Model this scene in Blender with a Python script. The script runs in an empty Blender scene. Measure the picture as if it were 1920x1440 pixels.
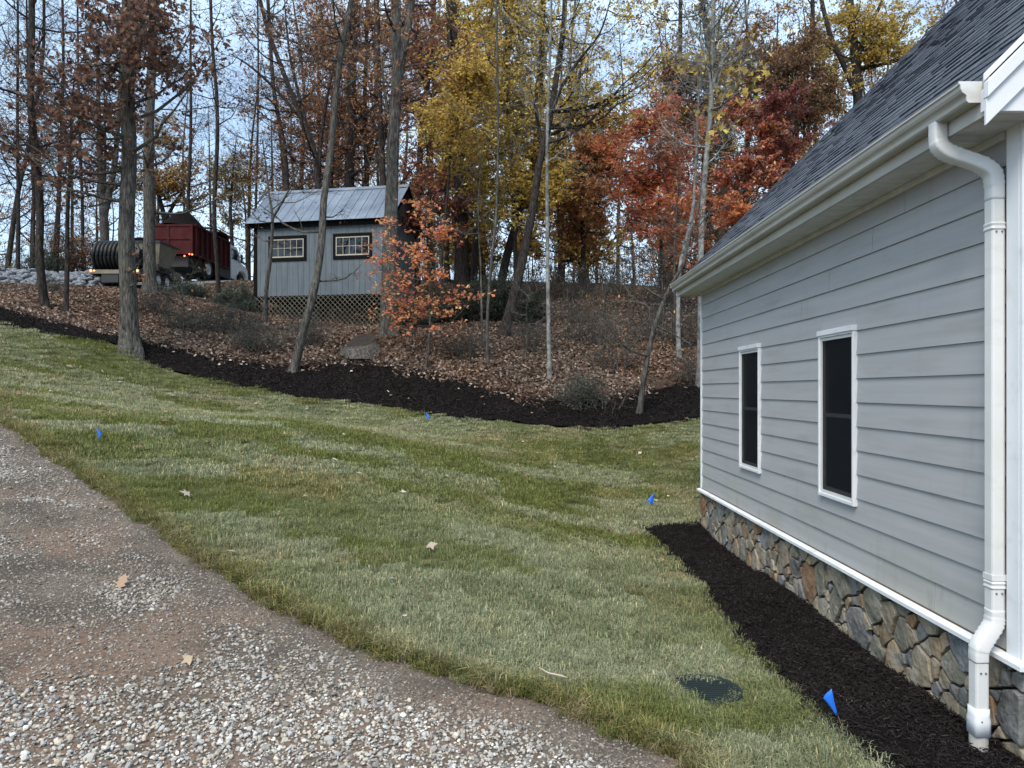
import bpy, bmesh, math, random
import numpy as np
from mathutils import Vector
from mathutils.geometry import delaunay_2d_cdt

random.seed(11)
rng = np.random.default_rng(11)
S = bpy.context.scene
F, CU, CV = 1390.0, 973.0, 732.0        # focal length in photo pixels, vanishing point of the house wall

# ------------------------------------------------------------------ camera
cam = bpy.data.cameras.new('camera')
cam.sensor_width = 36.0
cam.lens = 36.0 * F / 1920.0
cam.shift_x = -13 / 1920.0
cam.shift_y = 12 / 1920.0
cam.clip_start, cam.clip_end = 0.05, 1500
co = bpy.data.objects.new('camera', cam)
co.rotation_euler = (math.radians(90), 0, 0)
S.collection.objects.link(co)
S.camera = co

# ------------------------------------------------------------------ light
SUN_EL, SUN_AZ = math.radians(52), math.radians(205)     # soft light from behind and left of the camera
w = bpy.data.worlds.new('World'); S.world = w; w.use_nodes = True
nt = w.node_tree; nt.nodes.clear()
N = nt.nodes.new; Lk = nt.links.new
wo = N('ShaderNodeOutputWorld'); bg = N('ShaderNodeBackground'); bg.inputs[1].default_value = 0.105
sky = N('ShaderNodeTexSky'); sky.sky_type = 'NISHITA'; sky.sun_disc = False
sky.sun_elevation = SUN_EL; sky.sun_rotation = SUN_AZ
sky.air_density = 1.0; sky.dust_density = 1.2; sky.ozone_density = 1.5
tc = N('ShaderNodeTexCoord'); mp = N('ShaderNodeMapping'); mp.inputs['Scale'].default_value = (1, 1, 2.6)
cn = N('ShaderNodeTexNoise'); cn.inputs['Scale'].default_value = 2.2; cn.inputs['Detail'].default_value = 7; cn.inputs['Roughness'].default_value = .55
cr = N('ShaderNodeValToRGB'); cr.color_ramp.elements[0].position = .40; cr.color_ramp.elements[0].color = (.25, .25, .25, 1)
cr.color_ramp.elements[1].position = .66; cr.color_ramp.elements[1].color = (.85, .85, .85, 1)
mx = N('ShaderNodeMix'); mx.data_type = 'RGBA'
Lk(tc.outputs['Generated'], mp.inputs[0]); Lk(mp.outputs[0], cn.inputs[0]); Lk(cn.outputs[0], cr.inputs[0])
Lk(cr.outputs[0], mx.inputs[0]); Lk(sky.outputs[0], mx.inputs[6]); mx.inputs[7].default_value = (5.0, 6.5, 7.8, 1)
Lk(mx.outputs[2], bg.inputs[0]); Lk(bg.outputs[0], wo.inputs[0])
sun = bpy.data.lights.new('sun', 'SUN'); sun.energy = 1.5; sun.angle = math.radians(25); sun.color = (1, .93, .84)
so = bpy.data.objects.new('sun', sun); S.collection.objects.link(so)
sd = Vector((math.sin(SUN_AZ) * math.cos(SUN_EL), math.cos(SUN_AZ) * math.cos(SUN_EL), math.sin(SUN_EL)))
so.rotation_euler = (-sd).to_track_quat('-Z', 'Y').to_euler()
S.view_settings.view_transform = 'Standard'; S.view_settings.look = 'None'
S.view_settings.gamma = 1.0; S.view_settings.exposure = 1.22
S.view_settings.use_curve_mapping = False
S.render.engine = 'CYCLES'
S.cycles.max_bounces = 6; S.cycles.transparent_max_bounces = 8
S.cycles.diffuse_bounces = 3; S.cycles.glossy_bounces = 2

# ------------------------------------------------------------------ helpers
def px(u, v, Y): return np.array([(u - CU) * Y / F, Y, (CV - v) * Y / F])

def tag(o, label=None, cat=None, group=None, kind=None):
    if label: o['label'] = label
    if cat: o['category'] = cat
    if group: o['group'] = group
    if kind: o['kind'] = kind
    return o

def thing(name, label, cat, loc=(0, 0, 0), rz=0.0, group=None):
    o = bpy.data.objects.new(name, None); S.collection.objects.link(o)
    o.empty_display_size = .2
    o.location = loc; o.rotation_euler = (0, 0, rz)
    return tag(o, label, cat, group)

def root_of(o):
    while o.parent: o = o.parent
    return o

class Acc:
    """collects vertices, faces and (optionally) a colour per vertex"""
    def __init__(s): s.v = []; s.f = []; s.c = []; s.n = 0
    def add(s, v, f, c=None):
        v = np.asarray(v, float).reshape(-1, 3)
        s.v.append(v)
        fs = f if isinstance(f, list) and len(f) and isinstance(f[0], np.ndarray) else [f]
        for a in fs:
            if isinstance(a, np.ndarray): s.f.append(a + s.n)
            else:
                for q in a: s.f.append(np.array([q]) + s.n)
        if c is not None:
            c = np.asarray(c, float)
            s.c.append(np.broadcast_to(c, (len(v), 3)) if c.ndim == 1 else c)
        s.n += len(v)
    def box(s, x0, x1, y0, y1, z0, z1):
        v = [(x, y, z) for z in (z0, z1) for y in (y0, y1) for x in (x0, x1)]
        s.add(v, np.array([(0, 2, 3, 1), (4, 5, 7, 6), (0, 1, 5, 4), (2, 6, 7, 3), (0, 4, 6, 2), (1, 3, 7, 5)]))
        return s
    def bar(s, a, b, wdt, thk, up=(0, 0, 1)):
        """box from a to b, width along a x up, thickness along the third axis"""
        a = Vector(a); b = Vector(b); d = (b - a).normalized(); up = Vector(up)
        sx = d.cross(up).normalized() * wdt / 2; sy = sx.cross(d).normalized() * thk / 2
        v = [p + sx * i + sy * j for p in (a, b) for i, j in ((-1, -1), (1, -1), (1, 1), (-1, 1))]
        s.add([tuple(p) for p in v], np.array([(0, 3, 2, 1), (4, 5, 6, 7), (0, 1, 5, 4), (1, 2, 6, 5), (2, 3, 7, 6), (3, 0, 4, 7)]))
        return s
    def tube(s, P, R, sides=8, cap=True, c=None):
        P = np.asarray(P, float)[None]; R = np.broadcast_to(np.asarray(R, float), (P.shape[1],))[None]
        v, f = bulk_tubes(P, R, sides)
        n0 = s.n
        s.add(v, f, c)
        if cap:
            m = P.shape[1]
            s.f.append(np.array([list(range(sides))[::-1]]) + n0)
            s.f.append(np.array([list(range((m - 1) * sides, m * sides))]) + n0)
        return s
    def prism(s, poly, axis, a, b):
        """extrude a 2D polygon along an axis ('x','y','z'); poly gives the two other coordinates in order"""
        n = len(poly)
        def p3(p, t):
            return {'x': (t, p[0], p[1]), 'y': (p[0], t, p[1]), 'z': (p[0], p[1], t)}[axis]
        v = [p3(p, a) for p in poly] + [p3(p, b) for p in poly]
        s.add(v, [np.array([[i, (i + 1) % n, n + (i + 1) % n, n + i]]) for i in range(n)])
        s.f.append(np.array([list(range(n))[::-1]]) + s.n - 2 * n)
        s.f.append(np.array([list(range(n, 2 * n))]) + s.n - 2 * n)
        return s
    def mesh(s, name, off=None, smooth=False, fix=False):
        V = np.concatenate(s.v)
        if off is not None: V = V - np.array(off)
        me = bpy.data.meshes.new(name)
        me.vertices.add(len(V)); me.vertices.foreach_set('co', V.ravel())
        groups = {}
        for a in s.f: groups.setdefault(a.shape[1], []).append(a)
        loops = []; starts = []; k0 = 0
        for k, arrs in groups.items():
            A = np.concatenate(arrs)
            loops.append(A.ravel()); starts.append(k0 + np.arange(len(A)) * k); k0 += A.size
        loops = np.concatenate(loops).astype(np.int32); starts = np.concatenate(starts).astype(np.int32)
        me.loops.add(len(loops)); me.loops.foreach_set('vertex_index', loops)
        me.polygons.add(len(starts)); me.polygons.foreach_set('loop_start', starts)
        me.update(calc_edges=True)
        if s.c:
            C = np.concatenate(s.c); C4 = np.concatenate([C, np.ones((len(C), 1))], 1)
            at = me.attributes.new('col', 'FLOAT_COLOR', 'POINT'); at.data.foreach_set('color', C4.ravel())
        me.polygons.foreach_set('use_smooth', np.full(len(starts), bool(smooth)))
        if fix:
            bm = bmesh.new(); bm.from_mesh(me); bmesh.ops.recalc_face_normals(bm, faces=bm.faces); bm.to_mesh(me); bm.free()
        return me

def obj(name, acc, m, parent=None, local=False, smooth=False, fix=True, bevel=0, kind=None, label=None):
    off = None
    if parent is not None and not local: off = tuple(root_of(parent).location)
    me = acc.mesh(name, off, smooth, fix) if isinstance(acc, Acc) else acc
    if m is not None and not me.materials: me.materials.append(m)
    o = bpy.data.objects.new(name, me); S.collection.objects.link(o)
    if parent is not None: o.parent = parent
    if bevel:
        b = o.modifiers.new('b', 'BEVEL'); b.width = bevel; b.segments = 2; b.limit_method = 'ANGLE'
    if kind: o['kind'] = kind
    if label: o['label'] = label
    return o

def dup(o, parent=None, loc=None, rot=None, scale=None):
    c = o.copy(); S.collection.objects.link(c); c.parent = parent
    if loc is not None: c.location = loc
    if rot is not None: c.rotation_euler = rot
    if scale is not None: c.scale = scale
    return c

def dup_tree(o, parent=None, **k):
    c = dup(o, parent, **k)
    for ch in list(o.children): dup_tree(ch, c)
    return c

def bulk_tubes(P, R, sides):
    """P (n,m,3) paths, R (n,m) radii -> vertices and quads of n tubes"""
    n, m, _ = P.shape
    T = np.empty_like(P); T[:, 1:-1] = P[:, 2:] - P[:, :-2]; T[:, 0] = P[:, 1] - P[:, 0]; T[:, -1] = P[:, -1] - P[:, -2]
    T /= np.linalg.norm(T, axis=2, keepdims=True) + 1e-9
    D = P[:, -1] - P[:, 0]; D = D / (np.linalg.norm(D, axis=1, keepdims=True) + 1e-9)
    ref = np.where(np.abs(D[:, 2:3]) > .7, np.array([[1., 0.13, 0]]), np.array([[0, 0, 1.]]))[:, None]
    A = np.cross(T, np.broadcast_to(ref, T.shape)); A /= np.linalg.norm(A, axis=2, keepdims=True) + 1e-9
    B = np.cross(T, A)
    th = np.arange(sides) * 2 * np.pi / sides
    V = P[:, :, None] + R[:, :, None, None] * (A[:, :, None] * np.cos(th)[:, None] + B[:, :, None] * np.sin(th)[:, None])
    i = np.arange(n)[:, None, None] * m * sides; j = np.arange(m - 1)[None, :, None] * sides; k = np.arange(sides)[None, None]
    k2 = (k + 1) % sides
    q = np.stack([i + j + k, i + j + sides + k, i + j + sides + k2, i + j + k2], -1).reshape(-1, 4)
    return V.reshape(-1, 3), q

def catmull(pts, n):
    pts = np.asarray(pts, float)
    if len(pts) == 2: return pts[0] + (pts[1] - pts[0]) * np.linspace(0, 1, n)[:, None]
    P = np.vstack([2 * pts[0] - pts[1], pts, 2 * pts[-1] - pts[-2]])
    t = np.linspace(0, len(pts) - 1 - 1e-6, n); i = t.astype(int); u = (t - i)[:, None]
    a, b, c, d = P[i], P[i + 1], P[i + 2], P[i + 3]
    return .5 * (2 * b + (c - a) * u + (2 * a - 5 * b + 4 * c - d) * u ** 2 + (3 * b - a - 3 * c + d) * u ** 3)

def _h(ix, iy, seed):
    n = (ix * 374761393 + iy * 668265263 + seed * 1442695041) & 0xffffffff
    n = ((n ^ (n >> 13)) * 1274126177) & 0xffffffff
    return ((n ^ (n >> 16)) & 0xffff) / 65535.0

def vnoise(x, y, sc, seed=0, octs=3):
    x = np.asarray(x, float) * sc; y = np.asarray(y, float) * sc
    out = 0; amp = 1; tot = 0
    for o in range(octs):
        ix = np.floor(x).astype(np.int64); iy = np.floor(y).astype(np.int64)
        fx = x - ix; fy = y - iy; fx = fx * fx * (3 - 2 * fx); fy = fy * fy * (3 - 2 * fy)
        a = _h(ix, iy, seed + o); b = _h(ix + 1, iy, seed + o); c = _h(ix, iy + 1, seed + o); d = _h(ix + 1, iy + 1, seed + o)
        out = out + amp * ((a * (1 - fx) + b * fx) * (1 - fy) + (c * (1 - fx) + d * fx) * fy)
        tot += amp; amp *= .5; x = x * 2.03 + 17; y = y * 2.03 + 5
    return out / tot

def in_poly(x, y, poly):
    x = np.asarray(x); y = np.asarray(y); ins = np.zeros(x.shape, bool)
    n = len(poly)
    for i in range(n):
        x0, y0 = poly[i]; x1, y1 = poly[(i + 1) % n]
        if y0 == y1: continue
        c = ((y0 > y) != (y1 > y)) & (x < (x1 - x0) * (y - y0) / (y1 - y0) + x0)
        ins ^= c
    return ins

def dist_line(x, y, line):
    d = np.full(np.shape(x), 1e9)
    for (x0, y0), (x1, y1) in zip(line[:-1], line[1:]):
        dx, dy = x1 - x0, y1 - y0; L = dx * dx + dy * dy + 1e-12
        t = np.clip(((x - x0) * dx + (y - y0) * dy) / L, 0, 1)
        d = np.minimum(d, np.hypot(x - x0 - t * dx, y - y0 - t * dy))
    return d

def smooth(a, b, x):
    t = np.clip((x - a) / (b - a), 0, 1); return t * t * (3 - 2 * t)

# ------------------------------------------------------------------ materials
def srgb(r, g, b): return tuple(((c / 255) / 12.92 if c <= 10 else ((c / 255 + .055) / 1.055) ** 2.4) for c in (r, g, b))

def mat(name, cols, scale=5, rough=.8, bump=.2, bscale=None, stretch=(1, 1, 1), detail=6, spec=.3, metal=0, pos=None, wear=None, bdist=.02):
    """noise mixed colours with fine relief"""
    m = bpy.data.materials.new(name); m.use_nodes = True
    t = m.node_tree; b = t.nodes['Principled BSDF']
    b.inputs['Roughness'].default_value = rough; b.inputs['Metallic'].default_value = metal
    b.inputs['Specular IOR Level'].default_value = spec
    tc = t.nodes.new('ShaderNodeTexCoord'); mp = t.nodes.new('ShaderNodeMapping'); mp.inputs['Scale'].default_value = stretch
    t.links.new(tc.outputs['Object'], mp.inputs[0])
    no = t.nodes.new('ShaderNodeTexNoise'); no.inputs['Scale'].default_value = scale; no.inputs['Detail'].default_value = detail
    no.inputs['Roughness'].default_value = .6
    t.links.new(mp.outputs[0], no.inputs[0])
    r = t.nodes.new('ShaderNodeValToRGB'); e = r.color_ramp.elements
    n = len(cols); ps = pos or [.32 + .36 * i / max(1, n - 1) for i in range(n)]
    while len(e) < n: e.new(.5)
    for i in range(n): e[i].position = ps[i]; e[i].color = (*cols[i], 1)
    t.links.new(no.outputs[0], r.inputs[0])
    t.links.new(r.outputs[0], b.inputs['Base Color'])
    if bump:
        n2 = t.nodes.new('ShaderNodeTexNoise'); n2.inputs['Scale'].default_value = bscale or scale * 4; n2.inputs['Detail'].default_value = 5
        t.links.new(mp.outputs[0], n2.inputs[0])
        bp = t.nodes.new('ShaderNodeBump'); bp.inputs['Strength'].default_value = bump; bp.inputs['Distance'].default_value = bdist
        t.links.new(n2.outputs[0], bp.inputs['Height']); t.links.new(bp.outputs[0], b.inputs['Normal'])
    return m

def overlay(m, color, scale, lo, hi, zlo=None, zhi=None, amount=1.0, stretch=(1, 1, 1), coord='Object'):
    """stains: mixes a colour over the base by noise, optionally fading with height"""
    t = m.node_tree; b = t.nodes['Principled BSDF']
    src = b.inputs['Base Color'].links[0].from_socket
    tc = t.nodes.new('ShaderNodeTexCoord'); mp = t.nodes.new('ShaderNodeMapping'); mp.inputs['Scale'].default_value = stretch
    t.links.new(tc.outputs[coord], mp.inputs[0])
    no = t.nodes.new('ShaderNodeTexNoise'); no.inputs['Scale'].default_value = scale; no.inputs['Detail'].default_value = 8
    t.links.new(mp.outputs[0], no.inputs[0])
    mr = t.nodes.new('ShaderNodeMapRange'); mr.inputs[1].default_value = lo; mr.inputs[2].default_value = hi; mr.inputs[4].default_value = amount
    t.links.new(no.outputs[0], mr.inputs[0]); fac = mr.outputs[0]
    if zlo is not None:
        sp = t.nodes.new('ShaderNodeSeparateXYZ'); t.links.new(tc.outputs[coord], sp.inputs[0])
        m2 = t.nodes.new('ShaderNodeMapRange'); m2.inputs[1].default_value = zlo; m2.inputs[2].default_value = zhi
        m2.inputs[3].default_value = 1; m2.inputs[4].default_value = 0
        t.links.new(sp.outputs[2], m2.inputs[0])
        mu = t.nodes.new('ShaderNodeMath'); mu.operation = 'MULTIPLY'
        t.links.new(fac, mu.inputs[0]); t.links.new(m2.outputs[0], mu.inputs[1]); fac = mu.outputs[0]
    mi = t.nodes.new('ShaderNodeMix'); mi.data_type = 'RGBA'
    t.links.new(fac, mi.inputs[0]); t.links.new(src, mi.inputs[6]); mi.inputs[7].default_value = (*color, 1)
    t.links.new(mi.outputs[2], b.inputs['Base Color'])
    return m

def flat(name, c, rough=.5, metal=0, spec=.5, emit=None):
    m = mat(name, [tuple(x * .88 for x in c), tuple(min(1, x * 1.08) for x in c)], scale=9, rough=rough, bump=.05, metal=metal, spec=spec)
    if emit:
        b = m.node_tree.nodes['Principled BSDF']; b.inputs['Emission Color'].default_value = (*emit[0], 1); b.inputs['Emission Strength'].default_value = emit[1]
    return m

def leafmat(name, instanced, transl=.35, rough=.6):
    """colour from the mesh's own 'col', times the instance's 'tint' when scattered"""
    m = bpy.data.materials.new(name); m.use_nodes = True
    t = m.node_tree; b = t.nodes['Principled BSDF']; out = t.nodes['Material Output']
    b.inputs['Roughness'].default_value = rough; b.inputs['Specular IOR Level'].default_value = .25
    a = t.nodes.new('ShaderNodeAttribute'); a.attribute_name = 'col'; c = a.outputs['Color']
    if instanced:
        a2 = t.nodes.new('ShaderNodeAttribute'); a2.attribute_type = 'INSTANCER'; a2.attribute_name = 'tint'
        mi = t.nodes.new('ShaderNodeMix'); mi.data_type = 'RGBA'; mi.blend_type = 'MULTIPLY'; mi.inputs[0].default_value = 1
        t.links.new(c, mi.inputs[6]); t.links.new(a2.outputs['Color'], mi.inputs[7]); c = mi.outputs[2]
    t.links.new(c, b.inputs['Base Color'])
    if transl:
        tr = t.nodes.new('ShaderNodeBsdfTranslucent'); t.links.new(c, tr.inputs[0])
        ms = t.nodes.new('ShaderNodeMixShader'); ms.inputs[0].default_value = transl
        t.links.new(b.outputs[0], ms.inputs[1]); t.links.new(tr.outputs[0], ms.inputs[2]); t.links.new(ms.outputs[0], out.inputs[0])
    return m

M = {}
M['leaf'] = leafmat('leaf', False, .5)
M['ileaf'] = leafmat('fallen_leaf', True, .15)
M['grass'] = leafmat('grass', True, .3, .55)
M['chip'] = leafmat('chip', True, 0, .9)
M['pebble'] = leafmat('pebble', True, 0, .75)
M['bark'] = mat('bark', [(.025, .022, .02), (.085, .077, .068), (.17, .16, .14)], scale=9, rough=.95, bump=.9, bscale=14, stretch=(3, 3, .55), spec=.1, bdist=.04)
overlay(M['bark'], (.12, .13, .10), 2.5, .5, .7, amount=.5)
M['bark_dark'] = mat('bark_dark', [(.012, .010, .009), (.04, .034, .03), (.075, .066, .058)], scale=9, rough=.95, bump=.8, bscale=14, stretch=(3, 3, .6), spec=.1, bdist=.03)
M['bark_pale'] = mat('bark_pale', [(.08, .078, .07), (.20, .20, .185), (.33, .33, .31)], scale=5, rough=.9, bump=.4, bscale=22, stretch=(1.6, 1.6, 1.2), spec=.15, bdist=.01)
overlay(M['bark_pale'], (.045, .045, .04), 4, .52, .66, amount=.7)
M['lawn'] = mat('lawn_soil', [(.05, .058, .022), (.08, .09, .032), (.11, .105, .05)], scale=3, rough=1, bump=.5, bscale=60)
M['litter'] = mat('leaf_litter', [(.025, .016, .011), (.06, .036, .024), (.12, .08, .055)], scale=14, rough=1, bump=.8, bscale=40)
M['mulch'] = mat('mulch', [(.004, .0032, .003), (.0085, .0065, .006), (.015, .0115, .010)], scale=18, rough=1, bump=1, bscale=55, spec=.08, bdist=.03)
M['dirt'] = mat('dirt', [(.070, .056, .043), (.115, .092, .070), (.165, .137, .107)], scale=2.2, rough=.95, bump=.6, bscale=45, spec=.15, bdist=.015)
overlay(M['dirt'], (.19, .115, .075), 1.1, .50, .66, amount=.6)
overlay(M['dirt'], (.06, .052, .045), 38, .50, .62, amount=.75)
overlay(M['dirt'], (.27, .235, .19), 55, .58, .68, amount=.7)
M['road'] = mat('road', [(.10, .10, .10), (.17, .17, .165), (.24, .24, .23)], scale=9, rough=.95, bump=.5, bscale=50)
# ------------------------------------------------------------------ terrain
def gp(u, v):
    m = (v - CV) / F; k = (u - CU) / F
    Y = 1.98 / (m - .145 * k + .0837)
    return (k * Y, Y, -m * Y)
GRAVEL_EDGE_PX = [(0, 780), (50, 818), (100, 858), (165, 900), (230, 950), (320, 1010), (400, 1070), (500, 1125), (600, 1178), (700, 1222), (850, 1272), (1000, 1312), (1080, 1342), (1150, 1375), (1220, 1405), (1290, 1440)]
BANK_EDGE = [(0, 609.0, 16), (60, 621.6, 16.2), (130, 634.3, 16.5), (200, 650.0, 16.8), (260, 673.6, 16.9), (330, 698.3, 16.9), (400, 715.0, 16.9), (470, 731.7, 16.8), (560, 746, 16.6), (650, 755, 16.5), (730, 765, 16.4), (800, 778, 16.2), (880, 786, 16.1), (950, 793, 16), (1020, 801, 15.9), (1100, 805, 15.8), (1180, 802, 15.8), (1250, 792, 16), (1315, 783, 16.3)]
LITTER_EDGE = [(0, 580, 17), (100, 603, 17.5), (200, 632, 18), (300, 655, 18), (400, 668, 18), (480, 680, 17.8), (560, 690, 17.8), (640, 688, 18), (720, 690, 18), (800, 702, 17.8), (850, 712, 17.6), (900, 728, 17.2), (950, 740, 17), (1020, 752, 16.8), (1100, 752, 16.9), (1180, 742, 17.2), (1250, 730, 17.6), (1315, 715, 18)]
ctrl = [gp(u, v) for u, v in GRAVEL_EDGE_PX[::2] + [(0, 1440), (400, 1440), (800, 1440), (0, 1200), (400, 1250), (0, 1000), (0, 880)]]
ctrl += [tuple(px(*p)) for p in BANK_EDGE[::2] + LITTER_EDGE[::2]]
ctrl += [(2.57, 3.9, -1.9), (2.57, 7, -1.9), (2.57, 10.35, -1.9), (1.7, 3.7, -1.88), (1.68, 5.9, -1.9), (1.67, 7.8, -1.9), (1.65, 10.1, -1.9), (1., 5, -1.82),
         (0, 7, -1.48), (.5, 10.3, -1.62), (.3, 13.2, -1.25), (2.2, 13, -1.6), (-3, 12, -.60), (0, 0, -1.85), (5, 4, -1.95), (5, 11, -1.9), (9, 16, -.7), (9, 11, -1.9)]
ctrl += [tuple(px(*p)) for p in [(730, 624, 20), (240, 652, 17), (282, 549, 24), (60, 558, 28), (200, 556, 28), (0, 547, 31), (190, 547, 31), (320, 530, 36), (470, 529, 42),
         (475, 586, 25.7), (735, 614, 24.8), (800, 590, 26), (1000, 640, 20.5), (1000, 600, 23), (1000, 540, 31), (1150, 538, 31), (1260, 545, 31), (1250, 640, 21), (1400, 640, 21), (1500, 560, 28), (700, 545, 31), (550, 530, 36), (900, 530, 34)]]
ctrl += [(-40, 34, 7), (-45, 15, 4), (-40, 0, 1.5), (-12, 0, -.6), (-5, -2, -1.5), (0, -12, -2.2), (25, -10, -2.6), (30, 10, -1.5), (30, 30, 4.2), (25, 45, 5.2), (0, 48, 5.4), (-20, 52, 6.3), (-40, 60, 7.0), (0, 75, 5.2), (40, 70, 5), (-30, -25, -.5)]
C = np.array(ctrl)
def _phi(r2): return .5 * r2 * np.log(r2 + 1e-9)
def _K(a, b): return _phi(((a[:, None, :2] - b[None, :, :2]) ** 2).sum(-1))
_n = len(C); _A = np.zeros((_n + 3, _n + 3)); _A[:_n, :_n] = _K(C, C) + np.eye(_n) * .004
_A[:_n, _n] = 1; _A[:_n, _n + 1:] = C[:, :2]; _A[_n:, :_n] = _A[:_n, _n:].T
_W = np.linalg.solve(_A, np.concatenate([C[:, 2], np.zeros(3)]))
def H(x, y):
    x = np.asarray(x, float); y = np.asarray(y, float); sh = x.shape
    q = np.stack([x.ravel(), y.ravel()], 1); out = np.empty(len(q))
    for i in range(0, len(q), 20000):
        b = q[i:i + 20000]
        bc = b.copy(); r = np.hypot(bc[:, 0], bc[:, 1] - 25); k = np.minimum(1, 60 / (r + 1e-9)); bc = (bc - [0, 25]) * k[:, None] + [0, 25]
        z = _K(bc, C) @ _W[:_n] + _W[_n] + bc @ _W[_n + 1:]
        out[i:i + 20000] = z * (1 - smooth(60, 110, r)) + 5.0 * smooth(60, 110, r)
    return out.reshape(sh)
def h1(x, y): return float(H(np.array([x]), np.array([y]))[0])
def slope_rot(x, y, spin):
    e = .15; gx = (H(x + e, y) - H(x - e, y)) / (2 * e); gy = (H(x, y + e) - H(x, y - e)) / (2 * e)
    n = np.stack([-gx, -gy, np.ones_like(gx)], 1); n /= np.linalg.norm(n, axis=1, keepdims=True)
    xa = np.stack([np.cos(spin), np.sin(spin), np.zeros_like(spin)], 1)
    ya = np.cross(n, xa); ya /= np.linalg.norm(ya, axis=1, keepdims=True); xa = np.cross(ya, n)
    return np.stack([np.arctan2(ya[:, 2], n[:, 2]), np.arcsin(np.clip(-xa[:, 2], -1, 1)), np.arctan2(xa[:, 1], xa[:, 0])], 1)

GE = [(-14.5, 19), (-9.6, 13.2)] + [gp(u, v)[:2] for u, v in GRAVEL_EDGE_PX] + [(.98, 2.9), (1.15, 2.0), (1.2, 0), (1.2, -6)]
GE = [tuple(p) for p in catmull(GE, 90)]
# small wobble along the sod edge
GE = [(x + .035 * math.sin(9 * y) + .03 * (vnoise(x, y, 3, 4) - .5) * 2, y + .04 * (float(vnoise(x, y, 3.5, 9)) - .5) * 2) for x, y in GE]
BE = [(-24, 14.6), (-15, 15.5)] + [tuple(px(*p)[:2]) for p in BANK_EDGE] + [(6, 16.8), (14, 17.5)]
BE = [tuple(p) for p in catmull(BE, 80)]
LE = [(-24, 15.9), (-15, 16.6)] + [tuple(px(*p)[:2]) for p in LITTER_EDGE] + [(6.5, 18.6), (14, 19.5)]
LE = [tuple(p) for p in catmull(LE, 80)]
BED = [(1.9, -1.0), (1.86, 2.0), (1.80, 3.1), (1.76, 3.7), (1.70, 4.3), (1.67, 5.1), (1.66, 6.0), (1.66, 7.8), (1.64, 9.2), (1.62, 9.8), (1.66, 10.12), (1.85, 10.3), (2.2, 10.38), (2.6, 10.42)]
BED = [tuple(p) for p in catmull(BED, 60)]
P_lawn = GE + BED + [(12, 10.5), (14, 12)] + BE[::-1]
P_gravel = [(-30, 19.5)] + GE + [(-25, -6), (-30, 0)]
P_bank = BE + LE[::-1]
P_bed = BED + [(3.4, 10.42), (3.4, 3.9), (6, 3.9), (6, -1.0)]
P_road = [(-45, 28.6), (-24, 28.6), (-19, 28.8), (-15.2, 29.6), (-13.9, 33), (-12.8, 50), (-18.6, 50), (-19.2, 34.2), (-45, 34.8)]

def sheet(name, poly, step, lift, m, rough_amp=0, rsc=4, near=None, edge_drop=0):
    b = np.array(poly); seg = []
    for i in range(len(b)):
        p, q = b[i], b[(i + 1) % len(b)]; L = np.linalg.norm(q - p); k = max(1, int(L / (step * 1.5)))
        seg += [p + (q - p) * j / k for j in range(k)]
    seg = np.array(seg)
    x0, y0 = b.min(0); x1, y1 = b.max(0)
    X, Y = np.meshgrid(np.arange(x0, x1, step), np.arange(y0, y1, step)); X = X.ravel() + rng.uniform(-.2, .2, X.size) * step; Y = Y.ravel()
    # coarser where the camera does not look
    keep = (np.hypot(X, Y - 9) < 14) | (rng.random(X.size) < .15)
    X, Y = X[keep], Y[keep]
    ok = in_poly(X, Y, seg) & (dist_line(X, Y, [tuple(p) for p in seg] + [tuple(seg[0])]) > step * .5)
    X, Y = X[ok], Y[ok]
    pts = [Vector(p) for p in seg] + [Vector((x, y)) for x, y in zip(X, Y)]
    r = delaunay_2d_cdt(pts, [], [list(range(len(seg)))], 1, 1e-5)
    vv = np.array([tuple(p) for p in r[0]])
    z = H(vv[:, 0], vv[:, 1]) + lift
    if rough_amp: z = z + rough_amp * (vnoise(vv[:, 0], vv[:, 1], rsc, 3) - .5) * 2
    if edge_drop:
        d = dist_line(vv[:, 0], vv[:, 1], [tuple(p) for p in seg] + [tuple(seg[0])]); z = z - edge_drop * (1 - smooth(0, .25, d))
    a = Acc(); a.add(np.column_stack([vv, z]), [np.array([f]) for f in r[2]])
    me = a.mesh(name, smooth=True)
    bm = bmesh.new(); bm.from_mesh(me)
    for f in bm.faces:
        if f.normal.z < 0: f.normal_flip()
    bm.to_mesh(me); bm.free()
    return tag(obj(name, me, m), kind='structure')

# the ground: one sheet out to the horizon, dense where it is seen
gx = np.concatenate([np.linspace(-700, -60, 14), np.arange(-50, 31, .5), np.linspace(40, 700, 14)])
gy = np.concatenate([np.linspace(-500, -20, 10), np.arange(-12, 62, .5), np.linspace(70, 900, 16)])
GX, GY = np.meshgrid(gx, gy)
GZ = H(GX, GY) - .01 - .035 * (in_poly(GX, GY, P_lawn) | in_poly(GX, GY, P_bed) | in_poly(GX, GY, P_bank) | in_poly(GX, GY, P_gravel))
a = Acc(); nx, ny = len(gx), len(gy)
i, j = np.meshgrid(np.arange(nx - 1), np.arange(ny - 1)); i = i.ravel(); j = j.ravel()
a.add(np.column_stack([GX.ravel(), GY.ravel(), GZ.ravel()]), np.column_stack([j * nx + i, j * nx + i + 1, (j + 1) * nx + i + 1, (j + 1) * nx + i]))
tag(obj('ground', a, M['litter'], smooth=True, fix=False), kind='structure')
sheet('lawn', P_lawn, .20, .016, M['lawn'], .016, 2.2)
sheet('gravel_drive', P_gravel, .16, .012, M['dirt'], .022, 1.6)
sheet('mulch_bank', P_bank, .18, .05, M['mulch'], .03, 3.5)
sheet('mulch_bed', P_bed, .10, .03, M['mulch'], .025, 5)
sheet('gravel_road', P_road, .6, .03, M['road'])

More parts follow.
